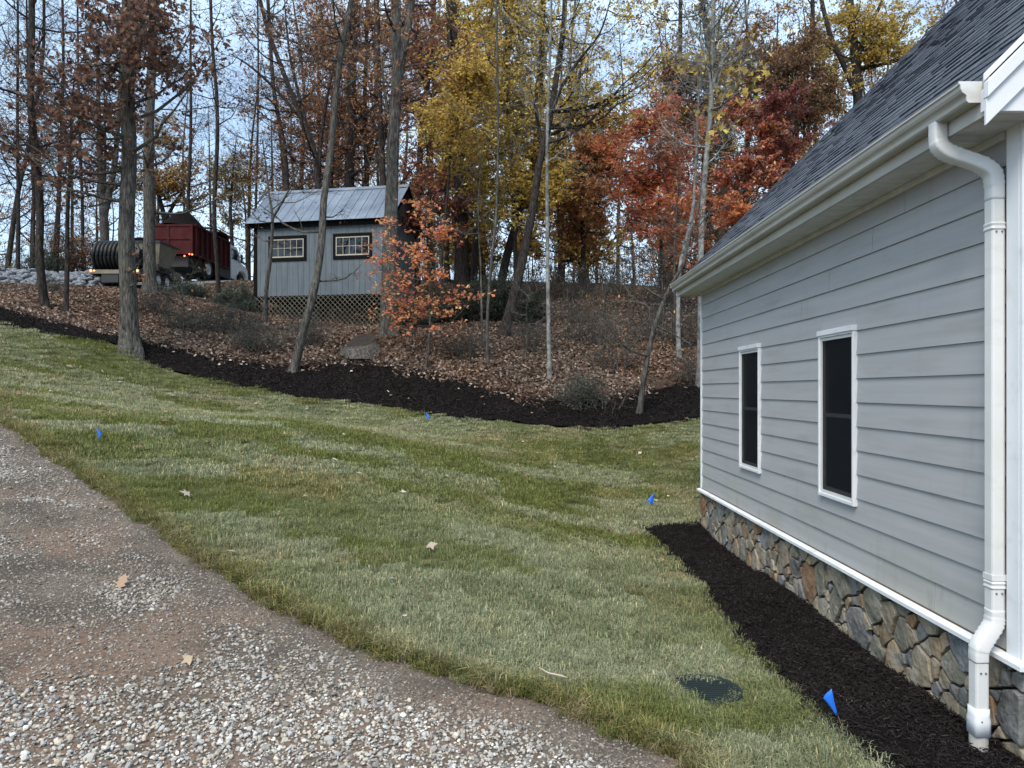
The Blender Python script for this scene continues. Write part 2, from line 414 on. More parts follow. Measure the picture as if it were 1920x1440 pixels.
# ------------------------------------------------------------------ scattered stuff
def scatter(name, P, rot, scl, tint, protos, idx=None, label=None):
    P = np.asarray(P); n = len(P)
    me = bpy.data.meshes.new(name); me.vertices.add(n); me.vertices.foreach_set('co', P.ravel())
    def at(nm, ty, key, d): x = me.attributes.new(nm, ty, 'POINT'); x.data.foreach_set(key, d)
    at('rot', 'FLOAT_VECTOR', 'vector', np.asarray(rot, float).ravel())
    s3 = np.asarray(scl, float); s3 = np.repeat(s3[:, None], 3, 1) if s3.ndim == 1 else s3
    at('scl', 'FLOAT_VECTOR', 'vector', s3.ravel())
    at('tint', 'FLOAT_COLOR', 'color', np.column_stack([tint, np.ones(n)]).ravel())
    at('idx', 'INT', 'value', (rng.integers(0, len(protos), n) if idx is None else idx).astype(np.int32))
    col = bpy.data.collections.new(name + '_pieces')
    for k, (pm, m) in enumerate(protos):
        pm.materials.append(m); col.objects.link(bpy.data.objects.new('%s_piece_%02d' % (name, k), pm))
    g = bpy.data.node_groups.new(name, 'GeometryNodeTree')
    g.interface.new_socket('Geometry', in_out='INPUT', socket_type='NodeSocketGeometry')
    g.interface.new_socket('Geometry', in_out='OUTPUT', socket_type='NodeSocketGeometry')
    nn = g.nodes.new; gi = nn('NodeGroupInput'); go = nn('NodeGroupOutput'); ip = nn('GeometryNodeInstanceOnPoints')
    ci = nn('GeometryNodeCollectionInfo'); ci.inputs[0].default_value = col; ci.inputs[1].default_value = True; ci.inputs[2].default_value = True
    def na(nm, ty):
        x = nn('GeometryNodeInputNamedAttribute'); x.data_type = ty; x.inputs[0].default_value = nm; return x.outputs[0]
    l = g.links.new
    l(gi.outputs[0], ip.inputs['Points']); l(ci.outputs[0], ip.inputs['Instance']); ip.inputs['Pick Instance'].default_value = True
    l(na('idx', 'INT'), ip.inputs['Instance Index']); l(na('rot', 'FLOAT_VECTOR'), ip.inputs['Rotation']); l(na('scl', 'FLOAT_VECTOR'), ip.inputs['Scale'])
    l(ip.outputs[0], go.inputs[0])
    o = bpy.data.objects.new(name, me); S.collection.objects.link(o)
    md = o.modifiers.new('scatter', 'NODES'); md.node_group = g
    return tag(o, label, kind='stuff')

def sample(poly, dens, vis=True, x0=None, x1=None, y0=None, y1=None, m=60):
    """random points in a polygon with density dens(x,y) per square metre (max bounded), only where the camera could look"""
    b = np.array(poly); x0 = b[:, 0].min() if x0 is None else x0; x1 = b[:, 0].max() if x1 is None else x1
    y0 = b[:, 1].min() if y0 is None else y0; y1 = b[:, 1].max() if y1 is None else y1
    outx, outy = [], []
    ys = np.arange(y0, y1, .5)
    for ya in ys:
        xa = x0; xb = x1
        if vis: xa = max(x0, -.80 * (ya + .5) - 1.0); xb = min(x1, .76 * (ya + .5) + 1.0)
        if xb <= xa: continue
        dm = float(np.max(dens(np.linspace(xa, xb, 30), np.full(30, ya + .25)))) * 1.25
        n = rng.poisson(dm * (xb - xa) * .5)
        if n == 0: continue
        x = rng.uniform(xa, xb, n); y = rng.uniform(ya, min(ya + .5, y1), n)
        k = (rng.random(n) * dm < dens(x, y)) & in_poly(x, y, poly)
        outx.append(x[k]); outy.append(y[k])
    return np.concatenate(outx), np.concatenate(outy)

def blade_clump(n, rad, hgt, wid, lean, seed):
    r = np.random.default_rng(seed); a = Acc()
    th = r.uniform(0, 6.283, n); rr = rad * np.sqrt(r.random(n)); c = np.column_stack([rr * np.cos(th), rr * np.sin(th), np.zeros(n)])
    d = r.uniform(0, 6.283, n); le = lean * r.uniform(.25, 1.25, n); hh = hgt * r.uniform(.5, 1.1, n)
    dx = np.column_stack([np.cos(d), np.sin(d), np.zeros(n)]); sx = np.column_stack([-np.sin(d), np.cos(d), np.zeros(n)]) * (wid / 2)
    up = np.array([0, 0, 1.])
    p0 = c - up * .01; p1 = c + up * (hh * .6)[:, None] + dx * (hh * le * .35)[:, None]; p2 = c + up * (hh * (1 - .3 * le))[:, None] + dx * (hh * le)[:, None]
    V = np.stack([p0 - sx, p0 + sx, p1 - sx * .8, p1 + sx * .8, p2], 1)
    b = np.arange(n)[:, None] * 5
    col = np.repeat(r.uniform(.65, 1.3, n), 5)[:, None] * np.array([1, 1, 1.]); dry = np.repeat(r.random(n) < .12, 5)
    col[dry] *= [1.9, 1.5, 1.5]
    a.add(V.reshape(-1, 3), [b + [0, 1, 3, 2], b + [2, 3, 4]], col)
    return a.mesh('blades')

cl = [(blade_clump(85, .085, .029, .0034, 1.2, s), M['grass']) for s in range(4)]
cl += [(blade_clump(95, .13, .031, .0058, 1.2, s + 10), M['grass']) for s in range(3)]
cl += [(blade_clump(45, .05, .08, .0042, 1.3, s + 20), M['grass']) for s in range(3)]      # tufts for the cut edge
def lawn_dens(x, y):
    return np.where(y < 5.5, 250, np.where(y < 8, 160, np.where(y < 12, 85, 65)))
x, y = sample(P_lawn, lawn_dens)
GR = (.13, 4.47)      # keep the drain grate clear
gc = np.array([(1320 - CU) * 4.47 / F, 4.47])
k = ((x - gc[0]) / .22) ** 2 + ((y - gc[1]) / .2) ** 2 > 1
x, y = x[k], y[k]
# sod rolls, each laid strip with its own tone
ca, sa = math.cos(math.radians(24)), math.sin(math.radians(24))
qa = (x * ca + y * sa); qb = (-x * sa + y * ca)
row = np.floor(qb / .62).astype(int); roll = np.floor(qa / 1.5 + _h(row, row * 0 + 3, 5)).astype(int)
tone = _h(row, roll, 21)
pn = vnoise(x, y, .30, 31, 4); pn2 = vnoise(x, y, 1.9, 41); fine = rng.uniform(.8, 1.2, len(x))
grn = np.array([.160, .182, .042]); pale = np.array([.345, .365, .225]); straw = np.array([.40, .325, .16]); drk = np.array([.10, .12, .032])
mixp = .08 + .80 * smooth(.36, .64, .36 * tone + .52 * pn + .14 * pn2)
mixs = smooth(.56, .74, pn2 * .7 + _h(row, roll, 77) * .35) * .35
tint = grn * (1 - mixp[:, None]) + pale * mixp[:, None]
tint = tint * (1 - mixs[:, None]) + straw * mixs[:, None]
md = smooth(.58, .75, vnoise(x, y, 1.3, 55)); tint = tint * (1 - .35 * md[:, None]) + drk * .35 * md[:, None]
de = dist_line(x, y, GE)
es = (1 - smooth(.02, .35, de))[:, None] * .45; tint = tint * (1 - es) + np.array([.27, .23, .085]) * es
tint = tint * fine[:, None]
z = H(x, y) + .03 + .018 * (vnoise(x, y, 2.2, 3) - .5) * 2
rt = np.zeros((len(x), 3)); rt[:, 2] = rng.uniform(0, 6.28, len(x)); rt[:, 0] = rng.normal(0, .10, len(x)); rt[:, 1] = rng.normal(0, .10, len(x))
idx = np.where(y < 7.5, rng.integers(0, 4, len(x)), 4 + rng.integers(0, 3, len(x)))
scl = rng.uniform(.75, 1.25, len(x)) * (1 + .2 * vnoise(x, y, 2.5, 8)) * np.where(y < 7.5, 1, 1.1)
# overhanging tufts along the cut edge
ge = np.array(GE); ge = ge[(ge[:, 1] > 2.6) & (ge[:, 1] < 13.5)]; sl_ = np.concatenate([[0], np.cumsum(np.linalg.norm(np.diff(ge, axis=0), axis=1))])
tt = rng.uniform(0, sl_[-1], 1500); ex = np.interp(tt, sl_, ge[:, 0]) + rng.normal(.01, .035, 1500); ey = np.interp(tt, sl_, ge[:, 1]) + rng.normal(.01, .035, 1500)
ez = H(ex, ey) + .018; er = np.column_stack([rng.normal(0, .4, 1500), rng.normal(0, .4, 1500), rng.uniform(0, 6.28, 1500)])
ecol = np.array([[.17, .16, .05], [.13, .15, .04], [.28, .24, .12]])[rng.integers(0, 3, 1500)] * rng.uniform(.7, 1.2, (1500, 1))
x = np.concatenate([x, ex]); y = np.concatenate([y, ey]); z = np.concatenate([z, ez]); rt = np.vstack([rt, er]); tint = np.vstack([tint, ecol])
idx = np.concatenate([idx, 7 + rng.integers(0, 3, 1500)]); scl = np.concatenate([scl, rng.uniform(.55, 1.0, 1500)]); de = np.concatenate([de, np.full(1500, 9.)])
tuft = (de < .10) & (rng.random(len(x)) < .6); idx[tuft] = 7 + rng.integers(0, 3, tuft.sum())
scatter('lawn_grass', np.column_stack([x, y, z]), rt, scl, tint, cl, idx)

# pebbles of the drive
def pebble(seed, sub=1):
    r = np.random.default_rng(seed); bm = bmesh.new(); bmesh.ops.create_icosphere(bm, subdivisions=sub, radius=1)
    s = np.array([1, r.uniform(.6, .95), r.uniform(.4, .65)]); ph = r.uniform(0, 6, 6)
    planes = r.normal(size=(7, 3)); planes /= np.linalg.norm(planes, axis=1, keepdims=True); pd = r.uniform(.62, .92, 7)
    for v in bm.verts:
        p = np.array(v.co)
        for q, dd in zip(planes, pd):
            t = p @ q
            if t > dd: p = p - q * (t - dd) * .85
        v.co = Vector(p * s)
    me = bpy.data.meshes.new('pebble'); bm.to_mesh(me); bm.free()
    at = me.attributes.new('col', 'FLOAT_COLOR', 'POINT'); at.data.foreach_set('color', np.tile([1., 1, 1, 1], len(me.vertices)))
    return me
def clean_amount(x, y):
    """1 where the drive is deep clean gravel, 0 where it is mud"""
    d = dist_line(x, y, GE)
    n = vnoise(x, y, .8, 61) * .6 + vnoise(x, y, 2.6, 62) * .4
    nearb = 1 - smooth(2.9, 4.5, y - .25 * x)
    return np.clip(smooth(.22, .74, n + .60 * nearb - .13) * smooth(.10, .40, d + .3 * (vnoise(x, y, 2, 66) - .5)), 0, 1)
def peb_dens(x, y):
    c = clean_amount(x, y); d = dist_line(x, y, GE); f = np.where(y < 5, 1, np.where(y < 7.5, .9, .55))
    return f * (4200 * c + 4000 * (1 - .8 * c) * smooth(-.12, .30, d) * (.15 + 1.1 * vnoise(x, y, 1.7, 71)))
x, y = sample(P_gravel, peb_dens, y0=2.3, y1=14)
ca_ = clean_amount(x, y); n = len(x)
sc = rng.lognormal(math.log(.0080), .36, n) * np.where(y > 6, 1.25, 1) * np.where(ca_ > .3, 1.06, .78)
base = np.array([[.50, .475, .42], [.66, .635, .575], [.34, .32, .285], [.56, .48, .37], [.22, .21, .195], [.42, .415, .40], [.52, .42, .31]])
t = base[rng.choice(7, n, p=[.24, .22, .16, .12, .12, .10, .04])] * rng.uniform(.62, 1.05, n)[:, None]
mud = np.array([.15, .12, .092]); mk = np.clip(.80 - ca_ * .75 + rng.normal(0, .22, n), 0, .92)[:, None]; t = t * (1 - mk) + mud * rng.uniform(.7, 1.5, n)[:, None] * mk
z = H(x, y) + .012 + .022 * (vnoise(x, y, 1.6, 3) - .5) * 2 + sc * rng.uniform(-.1, .75, n) * np.clip(.25 + ca_, 0, 1)
rt = np.column_stack([rng.normal(0, .45, n), rng.normal(0, .45, n), rng.uniform(0, 6.28, n)])
scatter('drive_pebbles', np.column_stack([x, y, z]), rt, sc, t, [(pebble(s), M['pebble']) for s in range(7)])
NPEB = n

# dead leaves of the wood floor
def leaf_template(kind):
    if kind == 'oak':
        T = [(0, -1), (.12, -.6), (.5, -.55), (.25, -.2), (.62, .05), (.28, .25), (.42, .62), (0, 1), (-.42, .62), (-.28, .25), (-.62, .05), (-.25, -.2), (-.5, -.55), (-.12, -.6)]
    elif kind == 'maple':
        T = [(0, -1), (.08, -.35), (.7, -.45), (.38, -.05), (.85, .35), (.3, .32), (0, 1), (-.3, .32), (-.85, .35), (-.38, -.05), (-.7, -.45), (-.08, -.35)]
    elif kind == 'star':
        T = [(0, -.9), (.5, -.4), (.9, .2), (.28, .2), (0, 1), (-.28, .2), (-.9, .2), (-.5, -.4)]
    elif kind == 'lobe':
        T = [(0, -1), (.85, -.3), (.3, .1), (0, 1), (-.3, .1), (-.85, -.3)]
    elif kind == 'lance':
        T = [(0, -1), (.2, -.3), (.2, .35), (0, 1), (-.2, .35), (-.2, -.3)]
    else:
        T = [(0, -1), (.45, -.1), (0, 1), (-.45, -.1)]
    return np.array(T, float)
def add_leaves(acc, c, size, cols, kind='rhomb', flatness=.5, r=rng, curl=.25):
    T = leaf_template(kind); n = len(c); k = len(T)
    nrm = r.normal(size=(n, 3)) * (1 - flatness); nrm[:, 2] += flatness * np.sign(r.random(n) - .1); nrm /= np.linalg.norm(nrm, axis=1, keepdims=True) + 1e-9
    a = r.normal(size=(n, 3)); a = np.cross(nrm, a); a /= np.linalg.norm(a, axis=1, keepdims=True) + 1e-9; b = np.cross(nrm, a)
    s = np.asarray(size) * r.uniform(.7, 1.25, n)
    q = (T[None, :, 0:1] * a[:, None] + T[None, :, 1:2] * b[:, None]); bend = curl * (np.abs(T[:, 0]) * 1.2 + T[:, 1] ** 2 * .6)[None, :, None] * r.uniform(-1, 1.4, n)[:, None, None]
    V = c[:, None] + (s / 2)[:, None, None] * (q + bend * nrm[:, None])
    acc.add(V.reshape(-1, 3), np.arange(n)[:, None] * k + np.arange(k)[None], np.repeat(cols, k, 0))
def litter_patch(seed, n=105, R=.42, size=.10):
    r = np.random.default_rng(seed); a = Acc()
    th = r.uniform(0, 6.28, n); rr = R * np.sqrt(r.random(n)); c = np.column_stack([rr * np.cos(th), rr * np.sin(th), r.uniform(.0, .06, n)])
    pal = np.array([[.17, .112, .078], [.26, .185, .135], [.10, .064, .047], [.45, .365, .29], [.065, .040, .031], [.21, .128, .085]])
    cols = pal[r.choice(6, n, p=[.25, .2, .2, .1, .15, .1])] * r.uniform(.7, 1.25, n)[:, None]
    h = n // 2
    add_leaves(a, c[:h], size, cols[:h], 'oak', .62, r, .35); add_leaves(a, c[h:], size * .85, cols[h:], 'star', .55, r, .4)
    return a.mesh('litter')
P_wood = LE + [(14, 34), (5, 37), (-14, 37), (-15, 30), (-24, 28.8), (-45, 28.8), (-45, 20)]
def wood_dens(x, y): return np.where(y < 22, 10, 7) * (.75 + .5 * vnoise(x, y, .7, 91))
x, y = sample(P_wood, wood_dens, y0=15)
n = len(x); spin = rng.uniform(0, 6.28, n); z = H(x, y)
tn = (.55 + .80 * vnoise(x, y, .5, 95))[:, None] * np.array([1, 1, 1]) * (1 - .12 * rng.random((n, 1)))
tn = tn * np.where((vnoise(x, y, .35, 99) > .55)[:, None], [1.0, .9, .8], [1, 1, 1])
scatter('dead_leaves', np.column_stack([x, y, z]), slope_rot(x, y, spin), rng.uniform(.85, 1.15, n), tn, [(litter_patch(s), M['ileaf']) for s in range(5)])
# a thinner spill of pale leaves over the upper edge of the mulch
def lone_leaf(seed, kind):
    r = np.random.default_rng(seed); a = Acc(); add_leaves(a, np.zeros((1, 3)), 1.0, np.ones((1, 3)), kind, .97, r, .35)
    return a.mesh('leaf')
def spill(x, y):
    d = dist_line(x, y, LE); return .5 + 45 * np.exp(-d / .12) * (vnoise(x, y, 1.2, 101) > .42) + 2.5 * np.exp(-d / .5)
x, y = sample(P_bank, spill); n = len(x)
t = np.array([[.46, .36, .28], [.30, .2, .14], [.55, .46, .38], [.2, .12, .08]])[rng.integers(0, 4, n)] * rng.uniform(.6, 1.05, n)[:, None]
rt = slope_rot(x, y, rng.uniform(0, 6.28, n)); rt[:, 0] += rng.normal(0, .3, n)
scatter('leaves_on_mulch', np.column_stack([x, y, H(x, y) + .085]), rt, rng.uniform(.07, .14, n), t, [(lone_leaf(1, 'oak'), M['ileaf']), (lone_leaf(2, 'maple'), M['ileaf']), (lone_leaf(3, 'star'), M['ileaf'])])
# mulch chips
def chip_patch(seed, n, R, L):
    r = np.random.default_rng(seed); a = Acc()
    th = r.uniform(0, 6.28, n); rr = R * np.sqrt(r.random(n)); c = np.column_stack([rr * np.cos(th), rr * np.sin(th), r.uniform(0, .022, n)])
    d = r.normal(size=(n, 3)) * [1, 1, .45]; d /= np.linalg.norm(d, axis=1, keepdims=True); ln = L * r.lognormal(0, .5, n)
    P = np.stack([c - d * ln[:, None] / 2, c + d * ln[:, None] / 2], 1); Rr = np.repeat((L * .13 * r.uniform(.6, 1.6, n))[:, None], 2, 1); Rr[:, 1] *= .5
    v, f = bulk_tubes(P, Rr, 3)
    g = np.array([.012, .0092, .0085]) * r.lognormal(0, .45, (n, 1)); g[r.random(n) < .012] = [.06, .045, .035]
    a.add(v, f, np.repeat(g, 6, 0)); return a.mesh('chips')
x, y = sample(P_bed, lambda x, y: np.where(y < 6.5, 85, 55) + 0 * x, y0=2.6, x1=2.62); n = len(x)
scatter('bed_mulch_chips', np.column_stack([x, y, H(x, y) + .03]), np.column_stack([0 * x, 0 * x, rng.uniform(0, 6.28, n)]), rng.uniform(.8, 1.3, n), np.ones((n, 3)) * rng.uniform(.7, 1.3, (n, 1)), [(chip_patch(s, 90, .12, .022), M['chip']) for s in range(4)])
x, y = sample(P_bank, lambda x, y: 26 + 0 * x, x1=5); n = len(x)
scatter('bank_mulch_chips', np.column_stack([x, y, H(x, y) + .05]), slope_rot(x, y, rng.uniform(0, 6.28, n)), rng.uniform(.9, 1.4, n), np.ones((n, 3)) * rng.uniform(.7, 1.3, (n, 1)), [(chip_patch(s + 9, 70, .22, .04), M['chip']) for s in range(3)])
# ------------------------------------------------------------------ the house at the right
D = 2.57; YN, YF = 3.76, 10.37; Z0, Z1 = -1.357, 1.358
M['siding'] = mat('siding_paint', [(.340, .338, .338), (.364, .362, .362), (.385, .383, .382)], scale=1.2, rough=.75, bump=.10, bscale=5, stretch=(1, .6, 14), spec=.25, bdist=.004)
overlay(M['siding'], (.36, .35, .26), 1.3, .36, .60, .35, 1.05, .6)
overlay(M['siding'], (.16, .17, .15), 9, .60, .74, .25, .9, .6, stretch=(1, 1, .45))
overlay(M['siding'], (.24, .235, .20), 2.5, .52, .75, amount=.35, stretch=(1, .5, 3))
overlay(M['siding'], (.20, .20, .18), 3.5, .60, .78, amount=.2, stretch=(1, 2.2, .25))
M['trim'] = mat('white_trim', [(.66, .67, .68), (.74, .75, .76)], scale=2, rough=.5, bump=.03, spec=.4)
overlay(M['trim'], (.42, .40, .34), 7, .56, .75, amount=.45)
M['gutter'] = mat('white_metal', [(.60, .60, .57), (.69, .69, .67)], scale=1.6, rough=.38, bump=.03, spec=.5)
overlay(M['gutter'], (.33, .31, .26), 5, .55, .78, amount=.4, stretch=(1, .35, 2))
M['gutter_shaded'] = mat('white_metal_shaded', [(.40, .385, .34), (.49, .475, .43)], scale=1.6, rough=.4, bump=.03, spec=.45)  # white metal darkened and warmed: shade of the outer face put into the colour
overlay(M['gutter_shaded'], (.28, .26, .21), 5, .52, .78, amount=.5, stretch=(1, .35, 2))
M['soffit'] = flat('soffit_vinyl', (.62, .62, .59), .6)
M['shingle'] = mat('shingle', [(.045, .053, .068), (.078, .088, .108), (.125, .138, .158)], scale=60, rough=.95, bump=.5, bscale=160, spec=.15, bdist=.006)
M['shingle_b'] = mat('shingle_dark', [(.036, .043, .056), (.062, .071, .09), (.10, .112, .132)], scale=60, rough=.95, bump=.5, bscale=160, spec=.15, bdist=.006)
M['shingle_c'] = mat('shingle_light', [(.056, .065, .082), (.094, .105, .126), (.145, .158, .178)], scale=60, rough=.95, bump=.5, bscale=160, spec=.15, bdist=.006)
M['glass'] = mat('dark_glass', [(.006, .008, .011), (.012, .015, .02)], scale=1, rough=.04, bump=0, spec=.6)
M['sash'] = flat('sash_vinyl', (.5, .51, .52))
M['mortar'] = mat('mortar', [(.02, .018, .016), (.05, .045, .04)], scale=30, rough=1, bump=.6)
M['steel_dull'] = flat('dull_steel', (.25, .25, .26), .5, metal=.5)
M['screen'] = mat('insect_screen', [(.010, .012, .015), (.015, .017, .021)], scale=400, rough=.8, bump=0, spec=.1)
_t = M['screen'].node_tree; _tr = _t.nodes.new('ShaderNodeBsdfTransparent'); _ms = _t.nodes.new('ShaderNodeMixShader'); _ms.inputs[0].default_value = .5
_t.links.new(_t.nodes['Principled BSDF'].outputs[0], _ms.inputs[1]); _t.links.new(_tr.outputs[0], _ms.inputs[2]); _t.links.new(_ms.outputs[0], _t.nodes['Material Output'].inputs[0])

house = thing('house', 'light grey lap sided house with dark shingle roof, white gutter and fieldstone base', 'house', (D, YN, -1.9))
HX = 10.6
# the shell behind the cladding
obj('wall', Acc().box(D + .004, HX, YN + .01, YF - .01, -2.6, Z1 + .02), M['mortar'], house)
# windows (far one, near one)
WIN = [(7.816, 8.505), (5.599, 6.256)]; WZ0, WZ1 = -.88, .466
def plank(y0, y1, z0, z1, ztop):
    f = (ztop - z0) / .205
    lerp = lambda z: D - .022 + .013 * (z - z0) / .205
    a = Acc(); a.prism([(D - .022, z0), (lerp(z1), z1), (lerp(z1) + .010, z1), (D - .010, z0)], 'y', y0, y1)
    return a
row_breaks = {0: [4.55, 8.2], 1: [5.9, 9.3], 2: [7.15, 9.0], 3: [], 4: [], 5: [], 6: [], 7: [], 8: [], 9: [], 10: [8.9], 11: [6.7, 9.4], 12: [6.1, 9.0], 13: [5.35, 8.3], 14: [4.9, 9.6]}
ya, yb = YN + .10, YF - .045
for k in range(15):
    z0 = Z0 + k * .181; z1 = min(z0 + .205, Z1 + .015)
    segs = [(ya, yb)]
    for b in row_breaks[k]:
        segs = [s for q in segs for s in ([(q[0], b), (b + .005, q[1])] if q[0] < b < q[1] else [q])]
    out = []
    for s in segs:
        q = [(s[0], s[1], z0, z1)]
        for (w0, w1) in WIN:
            nq = []
            for (y0, y1, za, zb) in q:
                if y1 <= w0 or y0 >= w1 or za >= WZ1 or zb <= WZ0 + .005: nq.append((y0, y1, za, zb)); continue
                if za >= WZ0 - .001 and zb > WZ0:
                    if y0 < w0: nq.append((y0, w0 + .006, za, zb))
                    if y1 > w1: nq.append((w1 - .006, y1, za, zb))
                    if zb > WZ1 + .01 and za < WZ1: nq.append((w0 + .008, w1 - .008, WZ1 - .004, zb))
                else:
                    if y0 < w0: nq.append((y0, w0 + .006, za, zb))
                    if y1 > w1: nq.append((w1 - .006, y1, za, zb))
                    nq.append((w0 + .008, w1 - .008, za, WZ0 + .004))
            q = nq
        out += q
    for (y0, y1, za, zb) in out:
        if y1 - y0 < .02: continue
        f0 = (za - z0) / .205; f1 = (zb - z0) / .205
        X0 = D - .022 + .013 * f0; X1 = D - .022 + .013 * f1
        obj('siding_plank', Acc().prism([(X0, za), (X1, zb), (X1 + .010, zb), (X0 + .010, za)], 'y', y0, y1), M['siding'], house)

def ring(x0, x1, y0, y1, z0, z1, wy, wz):
    a = Acc(); a.box(x0, x1, y0, y0 + wy, z0, z1); a.box(x0, x1, y1 - wy, y1, z0, z1)
    a.box(x0 + .0015, x1, y0 + wy, y1 - wy, z1 - wz, z1 - .0005); a.box(x0 + .0015, x1, y0 + wy, y1 - wy, z0 + .0005, z0 + wz); return a
for w0, w1 in WIN:
    wi = obj('window', ring(D - .048, D + .002, w0, w1, WZ0, WZ1, .024, .030), M['trim'], house, bevel=.004)
    obj('head_trim', Acc().box(D - .058, D - .004, w0 - .006, w1 + .006, WZ1 - .012, WZ1 + .03), M['trim'], wi, bevel=.003)
    obj('inner_frame', ring(D - .036, D + .003, w0 + .025, w1 - .025, WZ0 + .031, WZ1 - .031, .024, .024), M['gutter'], wi)
    zm = -.205
    obj('pane', Acc().box(D - .004, D + .003, w0 + .05, w1 - .05, zm + .02, WZ1 - .056), M['glass'], wi)
    obj('pane', Acc().box(D - .012, D - .006, w0 + .07, w1 - .07, WZ0 + .085, zm - .02), M['glass'], wi)
    obj('sash', ring(D - .020, D - .005, w0 + .050, w1 - .050, WZ0 + .056, zm + .018, .026, .030), M['sash'], wi)
    obj('insect_screen', Acc().box(D - .027, D - .0262, w0 + .049, w1 - .049, WZ0 + .055, WZ1 - .055), M['screen'], wi)

# corner boards
obj('corner_board', Acc().box(D - .034, D + .005, YN, YN + .098, Z0 - .02, Z1), M['trim'], house, bevel=.003)
obj('corner_board', Acc().box(D - .033, D + .10, YN - .026, YN - .001, Z0 - .02, Z1), M['trim'], house, bevel=.003)
obj('corner_board', Acc().box(D - .034, D + .005, YF - .045, YF, Z0, Z1), M['trim'], house, bevel=.003)
for k in range(15):       # the front wall's planks
    z0 = Z0 + k * .181
    obj('siding_plank', Acc().prism([(YN - .022, z0), (YN - .009, z0 + .2), (YN + .001, z0 + .2), (YN - .012, z0)], 'x', D + .10, D + 3.7), M['siding'], house)
# ledge between siding and stone
obj('ledge', Acc().prism([(D - .078, -1.402), (D - .078, -1.376), (D - .01, -1.360), (D + .01, -1.360), (D + .01, -1.402)], 'y', YN - .075, YF + .03), M['trim'], house, bevel=.002)
obj('ledge', Acc().prism([(YN - .074, -1.403), (YN - .074, -1.377), (YN, -1.361), (YN, -1.403)], 'x', D + .012, D + 3.7), M['trim'], house, bevel=.002)
obj('flashing', Acc().box(D - .030, D, YN + .1, YF - .05, -1.366, -1.3595), flat('rusty_flashing', (.10, .055, .03)), house)
# fieldstone veneer
STM = []
for nm, cs in [('grey', [(.09, .088, .082), (.175, .17, .158), (.27, .265, .25)]), ('blue_grey', [(.08, .085, .088), (.15, .158, .16), (.23, .238, .235)]),
               ('ochre', [(.15, .105, .06), (.27, .195, .12), (.34, .28, .2)]), ('tan', [(.16, .13, .09), (.27, .225, .16), (.35, .31, .245)]),
               ('rust', [(.14, .08, .045), (.24, .145, .08), (.28, .21, .14)]), ('olive', [(.11, .10, .075), (.20, .185, .14), (.29, .27, .22)])]:
    m = mat('fieldstone_' + nm, cs, scale=5, rough=.9, bump=.9, bscale=13, spec=.2, detail=9, bdist=.03)
    overlay(m, cs[0], 11, .52, .66, amount=.6); overlay(m, (.24, .24, .225), 4, .58, .72, amount=.5); STM.append(m)
def clip(poly, a, b, c):      # keep a*x+b*y<=c
    out = []
    for i in range(len(poly)):
        p, q = poly[i], poly[(i + 1) % len(poly)]
        dp, dq = a * p[0] + b * p[1] - c, a * q[0] + b * q[1] - c
        if dp <= 0: out.append(p)
        if dp * dq < 0: t = dp / (dp - dq); out.append((p[0] + t * (q[0] - p[0]), p[1] + t * (q[1] - p[1])))
    return out
def stones(L, z0, z1, mk, seed, step=.172):
    r = np.random.default_rng(seed); pts = []
    tries = 0
    while tries < 9000:
        tries += 1; p = np.array([r.uniform(0, L), r.uniform(z0 - .08, z1 + .08)]); rad = step * r.choice([.55, .85, 1.15, 1.45], p=[.25, .3, .3, .15])
        if all(((p[0] - q[0]) * 1.15) ** 2 + ((p[1] - q[1]) * .88) ** 2 > (.5 * (rad + q[2])) ** 2 * .95 for q in pts): pts.append((p[0], p[1], rad))
    for i, p in enumerate(pts):
        poly = [(0, z0), (L, z0), (L, z1), (0, z1)]
        for j, q in enumerate(pts):
            if i == j or abs(p[0] - q[0]) > .8: continue
            dx, dy = q[0] - p[0], q[1] - p[1]; d2 = dx * dx + dy * dy; d = math.sqrt(d2)
            t = .5 + .5 * (p[2] ** 2 - q[2] ** 2) / d2
            t = min(.8, max(.2, t)); nx_, ny_ = dx / d, dy / d
            poly = clip(poly, nx_, ny_, nx_ * p[0] + ny_ * p[1] + t * d - .005)
            if len(poly) < 3: break
        if len(poly) < 3: continue
        ar = abs(sum(poly[k][0] * poly[(k + 1) % len(poly)][1] - poly[(k + 1) % len(poly)][0] * poly[k][1] for k in range(len(poly)))) / 2
        if ar < .0012: continue
        # uneven outline: mid points pushed in and out
        pp = []
        for k in range(len(poly)):
            a_, b_ = poly[k], poly[(k + 1) % len(poly)]; L_ = math.hypot(b_[0] - a_[0], b_[1] - a_[1])
            if L_ < .012: continue
            e1 = .10 if L_ < .1 else .06; nxx, nyy = -(b_[1] - a_[1]) / L_, (b_[0] - a_[0]) / L_
            for tt in (e1, .5, 1 - e1):
                jit = r.uniform(-.001, .006) if tt == .5 else r.uniform(0, .004)
                pp.append((a_[0] + (b_[0] - a_[0]) * tt + nxx * jit, a_[1] + (b_[1] - a_[1]) * tt + nyy * jit))
        if len(pp) < 5: continue
        mk(pp, .026 + r.uniform(0, .022), r)
